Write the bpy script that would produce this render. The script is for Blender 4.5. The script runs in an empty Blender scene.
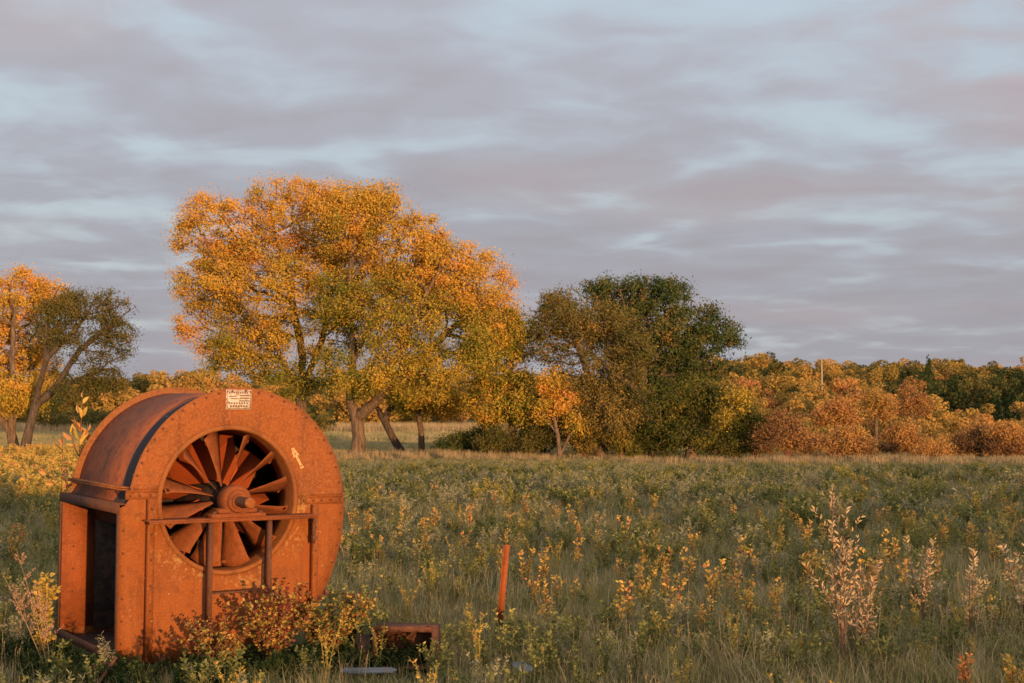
import bpy, math, random
import numpy as np
from mathutils import Vector, Matrix

R = math.radians
PI = math.pi
rng = np.random.default_rng(11)
random.seed(5)
scene = bpy.context.scene
C = scene.collection

# ------------------------------------------------------------------ camera
F = 1422.0
PITCH = math.atan(78.5 / F)
EYE = 1.62
cam_d = bpy.data.cameras.new('camera')
cam = bpy.data.objects.new('camera', cam_d)
C.objects.link(cam)
cam.location = (0, 0, EYE)
cam.rotation_euler = (PI / 2 + PITCH, 0, 0)
cam_d.sensor_width = 36
cam_d.lens = 36 * F / 1024
cam_d.clip_start = 0.1
cam_d.clip_end = 12000
cam_d.dof.use_dof = True
cam_d.dof.focus_distance = 10.0
cam_d.dof.aperture_fstop = 9.0
scene.camera = cam


def at(px, py, D):
    """point at forward distance D that the photograph shows at (px, py)"""
    u = (px - 512) / F
    v = (341.5 - py) / F
    y = math.cos(PITCH) - math.sin(PITCH) * v
    z = math.sin(PITCH) + math.cos(PITCH) * v
    s = D / y
    return Vector((u * s, D, EYE + z * s))


# ------------------------------------------------------------------ sun, sky, exposure
SUN_EL = R(2.1)
SH = Vector((0.425, -0.905, 0)).normalized()          # horizontal direction towards the sun
SUN_AZ = math.atan2(SH.x, SH.y)
sd = bpy.data.lights.new('sun', 'SUN')
sd.energy = 5.0
sd.angle = R(0.5)
sd.color = (1.0, 0.56, 0.24)
sun = bpy.data.objects.new('sun', sd)
C.objects.link(sun)
sdir = Vector((SH.x * math.cos(SUN_EL), SH.y * math.cos(SUN_EL), math.sin(SUN_EL)))
sun.rotation_euler = sdir.to_track_quat('Z', 'Y').to_euler()
scene.view_settings.view_transform = 'Standard'
scene.view_settings.look = 'None'
scene.view_settings.exposure = 0.12
scene.view_settings.gamma = 1.0
scene.view_settings.use_curve_mapping = False


class NT:
    def __init__(s, tree):
        s.t = tree
        tree.nodes.clear()

    def n(s, typ, ins=None, **kw):
        nd = s.t.nodes.new(typ)
        for k, v in kw.items():
            setattr(nd, k, v)
        for k, v in (ins or {}).items():
            if isinstance(v, bpy.types.NodeSocket):
                s.t.links.new(v, nd.inputs[k])
            else:
                nd.inputs[k].default_value = v
        return nd

    def math(s, op, a, b=0.0, clamp=False):
        return s.n('ShaderNodeMath', {0: a, 1: b}, operation=op, use_clamp=clamp).outputs[0]

    def mix(s, f, a, b, mode='MIX'):
        nd = s.n('ShaderNodeMix', data_type='RGBA', blend_type=mode)
        for i, v in ((0, f), (6, a), (7, b)):
            if isinstance(v, bpy.types.NodeSocket):
                s.t.links.new(v, nd.inputs[i])
            elif i == 0:
                nd.inputs[0].default_value = v
            else:
                nd.inputs[i].default_value = (*v, 1)
        return nd.outputs[2]

    def noise(s, vec, scale, detail=4, rough=0.55, out=0):
        return s.n('ShaderNodeTexNoise', {'Vector': vec, 'Scale': scale, 'Detail': detail, 'Roughness': rough}).outputs[out]

    def ramp(s, fac, stops, interp='LINEAR'):
        nd = s.n('ShaderNodeValToRGB', {'Fac': fac})
        cr = nd.color_ramp
        cr.interpolation = interp
        while len(cr.elements) > 1:
            cr.elements.remove(cr.elements[-1])
        cr.elements[0].position = stops[0][0]
        cr.elements[0].color = (*stops[0][1], 1)
        for p, c in stops[1:]:
            e = cr.elements.new(p)
            e.color = (*c, 1)
        return nd.outputs[0]

    def smooth(s, x, a, b):
        return s.n('ShaderNodeMapRange', {0: x, 1: a, 2: b, 3: 0.0, 4: 1.0}, interpolation_type='SMOOTHSTEP').outputs[0]


world = bpy.data.worlds.new('World')
scene.world = world
world.use_nodes = True
w = NT(world.node_tree)
tc = w.n('ShaderNodeTexCoord').outputs['Generated']
nrm = w.n('ShaderNodeVectorMath', {0: tc}, operation='NORMALIZE').outputs[0]
sp = w.n('ShaderNodeSeparateXYZ', {0: nrm})
zc = w.math('MAXIMUM', sp.outputs[2], 0.0)
den = w.math('ADD', zc, 0.11)
u_ = w.math('DIVIDE', sp.outputs[0], den)
v_ = w.math('DIVIDE', sp.outputs[1], den)
pv = w.n('ShaderNodeCombineXYZ', {0: u_, 1: v_, 2: 3.7}).outputs[0]
rot = w.n('ShaderNodeMapping', {'Vector': pv, 'Rotation': (0, 0, R(12)), 'Scale': (1.1, 1.15, 1)}).outputs[0]
warp = w.noise(rot, 1.3, 3, 0.5, 1)
wv = w.n('ShaderNodeVectorMath', {0: warp, 3: 0.55}, operation='SCALE').outputs[0]
pw = w.n('ShaderNodeVectorMath', {0: rot, 1: wv}, operation='ADD').outputs[0]
n1 = w.noise(pw, 2.7, 4, 0.42)
n2 = w.noise(pw, 0.75, 3, 0.5)
n3 = w.noise(pw, 6.5, 4, 0.5)
dens = w.math('ADD', w.math('MULTIPLY', n1, 0.55), w.math('ADD', w.math('MULTIPLY', n2, 0.27), w.math('MULTIPLY', n3, 0.14)))
lowc = w.smooth(zc, 0.02, 0.30)
dens2 = w.math('SUBTRACT', dens, w.math('MULTIPLY', lowc, 0.055))
cmask = w.math('MAXIMUM', w.smooth(zc, 0.13, 0.0), w.math('ADD', 0.48, w.math('MULTIPLY', 0.52, w.smooth(dens2, 0.31, 0.46))))
sky = w.n('ShaderNodeTexSky', sky_type='NISHITA', sun_disc=False, sun_elevation=SUN_EL, sun_rotation=SUN_AZ, altitude=250,
          air_density=1.0, dust_density=1.0, ozone_density=1.0).outputs[0]
skyb = w.mix(1.0, sky, (3.4, 3.4, 3.4), 'MULTIPLY')
clear = w.mix(0.8, skyb, (4.6, 5.8, 6.8))
# cloud sheet, lit from the sun's side
sdot = w.n('ShaderNodeVectorMath', {0: nrm, 1: tuple(sdir)}, operation='DOT_PRODUCT').outputs['Value']
toward = w.smooth(sdot, -0.6, 1.0)
cl = w.ramp(dens, [(0.34, (4.4, 4.75, 5.3)), (0.44, (3.9, 4.05, 4.55)), (0.52, (3.65, 3.65, 4.05)), (0.60, (3.5, 3.35, 3.7))])
hz = w.smooth(zc, 0.02, 0.17)
cl = w.mix(hz, w.mix(0.6, cl, (3.3, 3.05, 3.3)), cl)
pink = w.smooth(w.noise(pw, 0.5, 2, 0.5), 0.50, 0.68)
cl = w.mix(w.math('MULTIPLY', pink, 0.4), cl, (4.4, 3.6, 3.6))
cl = w.mix(toward, cl, w.mix(1.0, cl, (3.1, 2.8, 2.6), 'MULTIPLY'))
cl = w.mix(w.math('MULTIPLY', w.smooth(zc, 0.10, 0.30), 0.75), cl, w.mix(1.0, cl, (1.20, 1.24, 1.27), 'MULTIPLY'))
pk = w.math('MULTIPLY', w.smooth(w.math('ADD', w.math('MULTIPLY', sp.outputs[0], 0.8), zc), 0.34, 0.62), w.smooth(n1, 0.42, 0.58))
cl = w.mix(w.math('MULTIPLY', pk, 0.6), cl, (5.4, 4.1, 4.0))
final = w.mix(cmask, clear, cl)
bg = w.n('ShaderNodeBackground', {'Color': final, 'Strength': 0.1})
w.n('ShaderNodeOutputWorld', {'Surface': bg.outputs[0]})


# ------------------------------------------------------------------ helpers
def tag(o, label=None, cat=None, group=None, kind=None):
    if label: o['label'] = label
    if cat: o['category'] = cat
    if group: o['group'] = group
    if kind: o['kind'] = kind
    return o


def empty(name, loc=(0, 0, 0), rz=0.0):
    o = bpy.data.objects.new(name, None)
    o.empty_display_size = 0.2
    C.objects.link(o)
    o.location = loc
    o.rotation_euler = (0, 0, rz)
    return o


def link(name, me, parent=None, loc=(0, 0, 0)):
    o = bpy.data.objects.new(name, me)
    C.objects.link(o)
    o.location = loc
    if parent is not None:
        o.parent = parent
    return o


class Geo:
    """collects polygons with one float tone per face"""
    def __init__(s):
        s.v = []; s.f = []; s.k = []; s.t = []; s.nv = 0

    def add(s, v, f, tone=0.5):
        v = np.asarray(v, dtype=np.float64).reshape(-1, 3)
        f = np.asarray(f, dtype=np.int64)
        if f.ndim == 1:
            f = f.reshape(1, -1)
        s.v.append(v); s.f.append((f + s.nv).ravel()); s.k.append(np.full(len(f), f.shape[1]))
        t = np.full(len(f), tone) if np.isscalar(tone) else np.asarray(tone)
        s.t.append(t); s.nv += len(v)

    def arrays(s):
        return np.concatenate(s.v), np.concatenate(s.f), np.concatenate(s.k), np.concatenate(s.t)

    def mesh(s, name, mat, smooth=False):
        v, f, k, t = s.arrays()
        return mk_mesh(name, v, f, k, t, mat, smooth)


def mk_mesh(name, v, f, k, t, mat, smooth=False):
    me = bpy.data.meshes.new(name)
    me.vertices.add(len(v)); me.vertices.foreach_set('co', v.astype(np.float32).ravel())
    me.loops.add(len(f)); me.loops.foreach_set('vertex_index', f.astype(np.int32))
    me.polygons.add(len(k))
    st = np.concatenate([[0], np.cumsum(k)[:-1]]).astype(np.int32)
    me.polygons.foreach_set('loop_start', st)
    if smooth:
        me.polygons.foreach_set('use_smooth', np.ones(len(k), dtype=bool))
    me.update(calc_edges=True)
    a = me.attributes.new('tone', 'FLOAT', 'FACE')
    a.data.foreach_set('value', t.astype(np.float32))
    me.materials.append(mat)
    return me


def tube(g, pts, rad, n=8, tone=0.5, cap=True):
    P = [Vector(p) for p in pts]
    if not hasattr(rad, '__len__'):
        rad = [rad] * len(P)
    rings = []
    up = None
    for i, p in enumerate(P):
        d = (P[min(i + 1, len(P) - 1)] - P[max(i - 1, 0)])
        if d.length < 1e-9:
            d = Vector((0, 0, 1))
        d.normalize()
        if up is None:
            up = d.orthogonal().normalized()
        a = (up - d * up.dot(d))
        a = a.normalized() if a.length > 1e-6 else d.orthogonal().normalized()
        up = a
        b = d.cross(a)
        rings.append([tuple(p + (a * math.cos(2 * PI * j / n) + b * math.sin(2 * PI * j / n)) * rad[i]) for j in range(n)])
    v = [q for r_ in rings for q in r_]
    f = []
    for i in range(len(P) - 1):
        for j in range(n):
            a0 = i * n + j; a1 = i * n + (j + 1) % n
            f.append((a0, a1, a1 + n, a0 + n))
    g.add(v, f, tone)
    if cap:
        g.add(rings[-1], [list(range(n))], tone)
        g.add(rings[0], [list(range(n))[::-1]], tone)


def box(g, lo, hi, bev=0.0, tone=0.5):
    x0, y0, z0 = lo; x1, y1, z1 = hi
    if bev <= 0:
        v = [(x, y, z) for z in (z0, z1) for y in (y0, y1) for x in (x0, x1)]
        f = [(0, 2, 3, 1), (4, 5, 7, 6), (0, 1, 5, 4), (2, 6, 7, 3), (0, 4, 6, 2), (1, 3, 7, 5)]
        g.add(v, f, tone)
        return
    import bmesh
    bm = bmesh.new()
    bmesh.ops.create_cube(bm, size=1)
    for vv in bm.verts:
        vv.co = Vector(((x0 + x1) / 2 + vv.co.x * (x1 - x0), (y0 + y1) / 2 + vv.co.y * (y1 - y0), (z0 + z1) / 2 + vv.co.z * (z1 - z0)))
    bmesh.ops.bevel(bm, geom=bm.edges[:], offset=bev, segments=1, affect='EDGES')
    base = {vv: i for i, vv in enumerate(bm.verts)}
    vs = [tuple(vv.co) for vv in bm.verts]
    off = g.nv
    g.v.append(np.array(vs)); g.nv += len(vs)
    for fc in bm.faces:
        g.f.append(np.array([base[q] + off for q in fc.verts])); g.k.append(np.array([len(fc.verts)])); g.t.append(np.array([tone]))
    bm.free()


def vnoise(x, y, s, seed=0):
    """cheap smooth value noise for arrays, 0..1"""
    x = np.asarray(x, float) / s + seed * 17.3; y = np.asarray(y, float) / s + seed * 9.1
    xi = np.floor(x); yi = np.floor(y); fx = x - xi; fy = y - yi
    fx = fx * fx * (3 - 2 * fx); fy = fy * fy * (3 - 2 * fy)

    def h(a, b):
        q = np.sin(a * 127.1 + b * 311.7 + seed * 74.7) * 43758.5453
        return q - np.floor(q)
    return (h(xi, yi) * (1 - fx) + h(xi + 1, yi) * fx) * (1 - fy) + (h(xi, yi + 1) * (1 - fx) + h(xi + 1, yi + 1) * fx) * fy


def sstep(x, a, b):
    t = np.clip((np.asarray(x, float) - a) / (b - a), 0, 1)
    return t * t * (3 - 2 * t)


# ------------------------------------------------------------------ terrain
def gz(x, y):
    x = np.asarray(x, float); y = np.asarray(y, float)
    z = 0.10 * (vnoise(x, y, 9, 1) - 0.5) + 0.25 * (vnoise(x, y, 40, 2) - 0.5) * sstep(y, 15, 60) * 0.5
    ratio = x / np.maximum(y, 5)
    fr = sstep(ratio, 0.10, 0.19)
    z = z + fr * (-4.0 * sstep(y, 64, 105) + 11.3 * sstep(y, 110, 340))
    z = z + (1 - fr) * (3.0 * sstep(y, 235, 330) + 5.0 * sstep(y, 330, 700))
    z = z - 0.05
    # keep level round the machine
    d = np.hypot(x + 2, y - 9.5)
    return z * sstep(d, 1.5, 5) + 0.0 * d


def gzf(x, y):
    return float(gz(np.array([x]), np.array([y]))[0])


# ------------------------------------------------------------------ materials
def new_mat(name):
    m = bpy.data.materials.new(name)
    m.use_nodes = True
    return m, NT(m.node_tree)


def out_p(t, col, rough=0.8, metal=0.0, normal=None, spec=0.3):
    ins = {'Base Color': col if isinstance(col, bpy.types.NodeSocket) else (*col, 1), 'Roughness': rough, 'Metallic': metal,
           'Specular IOR Level': spec}
    if normal is not None:
        ins['Normal'] = normal
    p = t.n('ShaderNodeBsdfPrincipled', ins)
    t.n('ShaderNodeOutputMaterial', {'Surface': p.outputs[0]})


def rust_mat(name, base=(0.265, 0.076, 0.015), dark=(0.16, 0.050, 0.016), light=(0.45, 0.20, 0.065), lightamt=0.42, streak=0.4, ochre=False, darkamt=0.8, dark_strip=False):
    m, t = new_mat(name)
    co = t.n('ShaderNodeTexCoord').outputs['Object']
    big = t.noise(co, 2.2, 5, 0.6)
    mid = t.noise(co, 14, 5, 0.65)
    fine = t.noise(co, 70, 3, 0.75)
    stv = t.n('ShaderNodeMapping', {'Vector': co, 'Scale': (16, 16, 1.1)}).outputs[0]
    st = t.noise(stv, 1.0, 4, 0.6)
    c = t.mix(t.math('MULTIPLY', t.smooth(big, 0.48, 0.72), darkamt), base, dark)
    c = t.mix(t.math('MULTIPLY', t.smooth(mid, 0.47, 0.70), 0.7), c, dark)
    c = t.mix(t.math('MULTIPLY', t.smooth(st, 0.52, 0.75), streak), c, tuple(x * 0.75 for x in dark))
    c = t.mix(t.math('MULTIPLY', t.smooth(fine, 0.54, 0.70), lightamt), c, light)
    c = t.mix(t.math('MULTIPLY', t.smooth(fine, 0.46, 0.36), 0.5), c, dark)
    if ochre:
        s3 = t.n('ShaderNodeSeparateXYZ', {0: co})
        rr = t.math('SQRT', t.math('ADD', t.math('POWER', s3.outputs[0], 2.0), t.math('POWER', t.math('SUBTRACT', s3.outputs[2], 1.09), 2.0)))
        ringm = t.math('MULTIPLY', t.smooth(rr, 0.66, 0.50), t.smooth(s3.outputs[2], 1.2, 1.0))
        pat = t.smooth(t.math('ADD', t.math('MULTIPLY', t.noise(co, 5, 3, 0.6), 0.6), t.math('MULTIPLY', t.noise(co, 40, 3, 0.7), 0.4)), 0.50, 0.60)
        c = t.mix(t.math('MULTIPLY', t.math('MULTIPLY', ringm, pat), 0.75), c, (0.44, 0.25, 0.08))
        # pale lichen-grey flecks
        fl = t.smooth(t.noise(co, 60, 2, 0.5), 0.70, 0.74)
        c = t.mix(t.math('MULTIPLY', fl, 0.6), c, (0.6, 0.45, 0.25))
    if dark_strip:
        # dark strip along the front joint, with pale chips
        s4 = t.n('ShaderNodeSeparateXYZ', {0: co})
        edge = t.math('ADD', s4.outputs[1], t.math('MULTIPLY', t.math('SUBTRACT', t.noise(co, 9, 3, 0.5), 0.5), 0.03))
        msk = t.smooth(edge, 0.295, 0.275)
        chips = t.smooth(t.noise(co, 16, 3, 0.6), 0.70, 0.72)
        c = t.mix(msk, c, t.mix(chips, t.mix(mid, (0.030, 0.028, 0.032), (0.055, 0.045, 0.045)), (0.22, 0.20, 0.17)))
    if ochre:
        up_ = t.smooth(s3.outputs[2], 1.05, 1.18)
        spk = t.smooth(t.noise(co, 48, 3, 0.8), 0.47, 0.60)
        c = t.mix(t.math('MULTIPLY', up_, t.math('MULTIPLY', spk, 0.45)), c, (0.36, 0.14, 0.05))
    b = t.n('ShaderNodeBump', {'Height': t.math('ADD', t.math('MULTIPLY', mid, 0.6), t.math('MULTIPLY', fine, 0.4)), 'Strength': 0.35, 'Distance': 0.01})
    b2 = t.n('ShaderNodeBump', {'Height': t.noise(co, 3.0, 2, 0.5), 'Strength': 0.25, 'Distance': 0.03, 'Normal': b.outputs[0]})
    out_p(t, c, t.math('ADD', 0.72, t.math('MULTIPLY', mid, 0.25)), 0.0, b2.outputs[0], 0.25)
    return m


M = {}
M['rust_face'] = rust_mat('rust face', ochre=True, streak=0.6)
M['rust_skin'] = rust_mat('rust skin', dark_strip=True, base=(0.30, 0.085, 0.028), dark=(0.09, 0.042, 0.038), light=(0.45, 0.18, 0.07), streak=0.5, darkamt=1.0)
M['rust_rim'] = rust_mat('rust rim', base=(0.27, 0.095, 0.024))
M['rust_dark'] = rust_mat('rust dark', base=(0.13, 0.052, 0.026), dark=(0.07, 0.03, 0.02), light=(0.26, 0.12, 0.05))
M['rust_vane'] = rust_mat('rust vane', base=(0.25, 0.070, 0.018), dark=(0.13, 0.036, 0.012), lightamt=0.25)
M['rust_bright'] = rust_mat('rust bright', base=(0.50, 0.10, 0.02), dark=(0.38, 0.08, 0.02), lightamt=0.15)
M['rust_post'] = rust_mat('rust post', base=(0.29, 0.075, 0.018), dark=(0.17, 0.045, 0.014))
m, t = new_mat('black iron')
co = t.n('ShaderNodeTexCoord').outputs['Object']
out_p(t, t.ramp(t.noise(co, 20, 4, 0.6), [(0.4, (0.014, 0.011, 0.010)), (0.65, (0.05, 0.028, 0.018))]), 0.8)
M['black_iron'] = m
m, t = new_mat('plate white')
co = t.n('ShaderNodeTexCoord').outputs['Object']
out_p(t, t.ramp(t.noise(co, 60, 4, 0.7), [(0.40, (0.56, 0.53, 0.47)), (0.56, (0.46, 0.34, 0.22)), (0.68, (0.30, 0.14, 0.06))]), 0.6)
M['plate_white'] = m
m, t = new_mat('plate ink')
out_p(t, (0.14, 0.075, 0.05), 0.7)
M['plate_ink'] = m
m, t = new_mat('yellow paint')
co = t.n('ShaderNodeTexCoord').outputs['Object']
out_p(t, t.ramp(t.noise(co, 70, 4, 0.7), [(0.45, (0.56, 0.38, 0.16)), (0.62, (0.42, 0.19, 0.06))]), 0.7)
M['yellow_paint'] = m
m, t = new_mat('weathered board')
co = t.n('ShaderNodeTexCoord').outputs['Object']
stv = t.n('ShaderNodeMapping', {'Vector': co, 'Scale': (4, 40, 30)}).outputs[0]
out_p(t, t.ramp(t.noise(stv, 1.5, 4, 0.6), [(0.35, (0.07, 0.08, 0.085)), (0.65, (0.19, 0.20, 0.21))]), 0.85)
M['board'] = m


def leaf_mat(name, stops, patch=None, trans=0.3, objrand=0.12, gloss=0.0):
    """stops: colour by the face tone; patch: noise in world space that shifts the tone"""
    m, t = new_mat(name)
    tone = t.n('ShaderNodeAttribute', attribute_name='tone', attribute_type='GEOMETRY').outputs['Fac']
    oi = t.n('ShaderNodeObjectInfo').outputs['Random']
    x = t.math('ADD', tone, t.math('MULTIPLY', t.math('SUBTRACT', oi, 0.5), objrand * 2))
    if patch:
        pos = t.n('ShaderNodeNewGeometry').outputs['Position']
        x = t.math('ADD', x, t.math('MULTIPLY', t.math('SUBTRACT', t.noise(pos, patch[0], 3, 0.6), 0.5), patch[1]))
    c = t.ramp(x, stops)
    d = t.n('ShaderNodeBsdfDiffuse', {'Color': c})
    tr = t.n('ShaderNodeBsdfTranslucent', {'Color': c})
    mx = t.n('ShaderNodeMixShader', {0: trans, 1: d.outputs[0], 2: tr.outputs[0]})
    t.n('ShaderNodeOutputMaterial', {'Surface': mx.outputs[0]})
    return m


GOLD = [(0.0, (0.12, 0.14, 0.025)), (0.25, (0.28, 0.25, 0.04)), (0.5, (0.58, 0.36, 0.05)), (0.78, (0.72, 0.39, 0.07)), (1.0, (0.66, 0.25, 0.07))]
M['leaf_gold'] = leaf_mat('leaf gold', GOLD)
M['leaf_olive'] = leaf_mat('leaf olive', [(0, (0.075, 0.085, 0.025)), (0.45, (0.14, 0.125, 0.035)), (0.8, (0.23, 0.165, 0.045)), (1, (0.42, 0.25, 0.06))])
M['leaf_oak'] = leaf_mat('leaf oak', [(0, (0.055, 0.085, 0.03)), (0.4, (0.115, 0.135, 0.04)), (0.7, (0.20, 0.15, 0.04)), (0.88, (0.26, 0.15, 0.04)), (1, (0.42, 0.19, 0.05))])
M['leaf_green'] = leaf_mat('leaf green', [(0, (0.05, 0.07, 0.02)), (0.5, (0.12, 0.125, 0.028)), (0.85, (0.26, 0.20, 0.04)), (1, (0.5, 0.33, 0.05))])
M['leaf_rust'] = leaf_mat('leaf rust', [(0, (0.15, 0.085, 0.04)), (0.5, (0.33, 0.17, 0.07)), (1, (0.54, 0.29, 0.08))])
M['leaf_wood'] = leaf_mat('leaf wood', [(0, (0.035, 0.055, 0.02)), (0.22, (0.08, 0.09, 0.03)), (0.40, (0.24, 0.175, 0.045)), (0.6, (0.46, 0.29, 0.07)), (0.8, (0.50, 0.26, 0.075)), (1, (0.40, 0.17, 0.075))])
M['leaf_rose'] = leaf_mat('leaf rose', [(0, (0.04, 0.075, 0.02)), (0.35, (0.10, 0.13, 0.03)), (0.55, (0.36, 0.28, 0.06)), (0.75, (0.55, 0.33, 0.08)), (0.88, (0.30, 0.10, 0.05)), (1, (0.16, 0.04, 0.035))], trans=0.25)
M['leaf_low'] = leaf_mat('leaf low', [(0, (0.10, 0.125, 0.04)), (0.45, (0.22, 0.22, 0.07)), (0.8, (0.28, 0.27, 0.09)), (1, (0.58, 0.46, 0.13))], patch=(0.5, 0.7))
M['leaf_foot'] = leaf_mat('leaf foot', [(0, (0.035, 0.06, 0.022)), (0.5, (0.075, 0.10, 0.03)), (1, (0.22, 0.19, 0.05))], patch=(2.0, 0.6))  # darker copy of the low-leaf stops, foot shade put into the colour
M['leaf_sun'] = leaf_mat('leaf sun', [(0, (0.17, 0.19, 0.05)), (0.35, (0.46, 0.35, 0.08)), (0.75, (0.70, 0.45, 0.11)), (1, (0.62, 0.24, 0.10))])
M['leaf_silver'] = leaf_mat('leaf silver', [(0, (0.19, 0.22, 0.15)), (0.5, (0.42, 0.38, 0.25)), (0.85, (0.72, 0.50, 0.24)), (1, (0.66, 0.36, 0.18))])
M['leaf_sage'] = leaf_mat('leaf sage', [(0, (0.17, 0.175, 0.09)), (0.5, (0.29, 0.28, 0.15)), (1, (0.42, 0.36, 0.21))], patch=(0.4, 0.5))
M['grass'] = leaf_mat('grass blades', [(0, (0.14, 0.165, 0.055)), (0.35, (0.29, 0.26, 0.095)), (0.65, (0.44, 0.35, 0.165)), (1, (0.54, 0.42, 0.25))], patch=(0.35, 0.9))
M['straw'] = leaf_mat('straw', [(0, (0.26, 0.19, 0.09)), (0.5, (0.44, 0.32, 0.16)), (1, (0.58, 0.42, 0.22))])
M['plume'] = leaf_mat('plume', [(0, (0.34, 0.20, 0.12)), (0.5, (0.52, 0.30, 0.18)), (1, (0.62, 0.38, 0.24))])


def bark_mat(name, a, b):
    m, t = new_mat(name)
    co = t.n('ShaderNodeTexCoord').outputs['Object']
    sv = t.n('ShaderNodeMapping', {'Vector': co, 'Scale': (7, 7, 1.4)}).outputs[0]
    n_ = t.noise(sv, 1.6, 5, 0.65)
    bp = t.n('ShaderNodeBump', {'Height': n_, 'Strength': 0.8, 'Distance': 0.05})
    out_p(t, t.ramp(n_, [(0.35, a), (0.65, b)]), 0.9, 0, bp.outputs[0], 0.1)
    return m


M['bark'] = bark_mat('bark', (0.075, 0.05, 0.032), (0.23, 0.15, 0.09))
M['bark_dark'] = bark_mat('bark dark', (0.05, 0.038, 0.028), (0.14, 0.10, 0.07))
M['stem_red'] = bark_mat('stem red', (0.12, 0.05, 0.035), (0.24, 0.11, 0.07))
M['stem_tan'] = bark_mat('stem tan', (0.28, 0.19, 0.10), (0.42, 0.30, 0.18))

m, t = new_mat('soil and thatch')
pos = t.n('ShaderNodeNewGeometry').outputs['Position']
c = t.ramp(t.noise(pos, 1.3, 6, 0.65), [(0.3, (0.045, 0.055, 0.022)), (0.5, (0.09, 0.10, 0.04)), (0.65, (0.16, 0.145, 0.07)), (0.8, (0.22, 0.18, 0.10))])
c2 = t.ramp(t.noise(pos, 0.05, 3, 0.6), [(0.4, (0.11, 0.13, 0.06)), (0.6, (0.34, 0.26, 0.13))])
s3 = t.n('ShaderNodeSeparateXYZ', {0: pos})
c = t.mix(t.smooth(s3.outputs[1], 60.0, 130.0), c, c2)
bp = t.n('ShaderNodeBump', {'Height': t.noise(pos, 6, 6, 0.7), 'Strength': 0.9, 'Distance': 0.12})
out_p(t, c, 0.95, 0, bp.outputs[0], 0.05)
M['ground'] = m

# ------------------------------------------------------------------ ground sheet
def axis(lo, hi, mid_lo, mid_hi, fine, grow):
    a = list(np.arange(mid_lo, mid_hi, fine)); s = fine
    while a[-1] < hi:
        s *= grow; a.append(a[-1] + s)
    s = fine; b = []
    x = mid_lo
    while x > lo:
        s *= grow; x -= s; b.append(x)
    return np.array(b[::-1] + a)


gx = axis(-4000, 4000, -40, 40, 0.8, 1.12)
gy = axis(-3000, 6000, -50, 110, 0.8, 1.10)
X, Y = np.meshgrid(gx, gy)
Z = gz(X, Y)
nx, ny = len(gx), len(gy)
idx = np.arange(nx * ny).reshape(ny, nx)
q = np.stack([idx[:-1, :-1], idx[:-1, 1:], idx[1:, 1:], idx[1:, :-1]], -1).reshape(-1, 4)
g = Geo(); g.add(np.stack([X, Y, Z], -1).reshape(-1, 3), q)
tag(link('ground', g.mesh('ground', M['ground'], True)), kind='structure')


# ------------------------------------------------------------------ leaves and trees
def leaf_quads(cen, size, tone, aspect=0.55, up=0.0, rg=rng, outw=None):
    """rhombus leaves at the given centres"""
    n = len(cen)
    d = rg.normal(size=(n, 3)); d[:, 2] += up
    d /= np.linalg.norm(d, axis=1)[:, None]
    e = rg.normal(size=(n, 3)); e -= d * (e * d).sum(1)[:, None]
    if outw is not None:
        nn_ = outw / (np.linalg.norm(outw, axis=1)[:, None] + 1e-6) + rg.normal(size=(n, 3)) * 0.75
        nn_ /= np.linalg.norm(nn_, axis=1)[:, None]
        d = d - nn_ * (d * nn_).sum(1)[:, None]; d /= np.linalg.norm(d, axis=1)[:, None]
        e = np.cross(d, nn_)
    e /= np.linalg.norm(e, axis=1)[:, None]
    s = size if np.ndim(size) else np.full(n, size)
    s = s * rg.uniform(0.45, 1.5, n)
    d = d * s[:, None] * 0.5; e = e * s[:, None] * 0.5 * aspect
    v = np.stack([cen - d, cen + e - d * 0.1, cen + d, cen - e - d * 0.1], 1).reshape(-1, 3)
    f = np.arange(4 * n).reshape(n, 4)
    return v, f, tone


def folded_leaves(base, direc, L, W, tone, rg=rng):
    """leaf with a midrib fold: 6 vertices, 2 faces, grows from base along direc"""
    n = len(base)
    d = direc / np.linalg.norm(direc, axis=1)[:, None]
    e = np.cross(d, rg.normal(size=(n, 3))); e /= np.linalg.norm(e, axis=1)[:, None]
    nn = np.cross(d, e)
    L = np.asarray(L).reshape(-1, 1) * np.ones((n, 1)); W = np.asarray(W).reshape(-1, 1) * np.ones((n, 1))
    b = base; tip = base + d * L + nn * L * -0.12
    l1 = base + d * L * 0.35 + e * W * 0.5 + nn * W * 0.22; l2 = base + d * L * 0.72 + e * W * 0.36 + nn * W * 0.12
    r1 = base + d * L * 0.35 - e * W * 0.5 + nn * W * 0.22; r2 = base + d * L * 0.72 - e * W * 0.36 + nn * W * 0.12
    v = np.stack([b, l1, l2, tip, r2, r1], 1).reshape(-1, 3)
    o = np.arange(n)[:, None] * 6
    f = np.concatenate([o + np.array([0, 1, 2, 3]), o + np.array([0, 3, 4, 5])], 1).reshape(-1, 4)
    return v, f, np.repeat(tone, 2)


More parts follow.
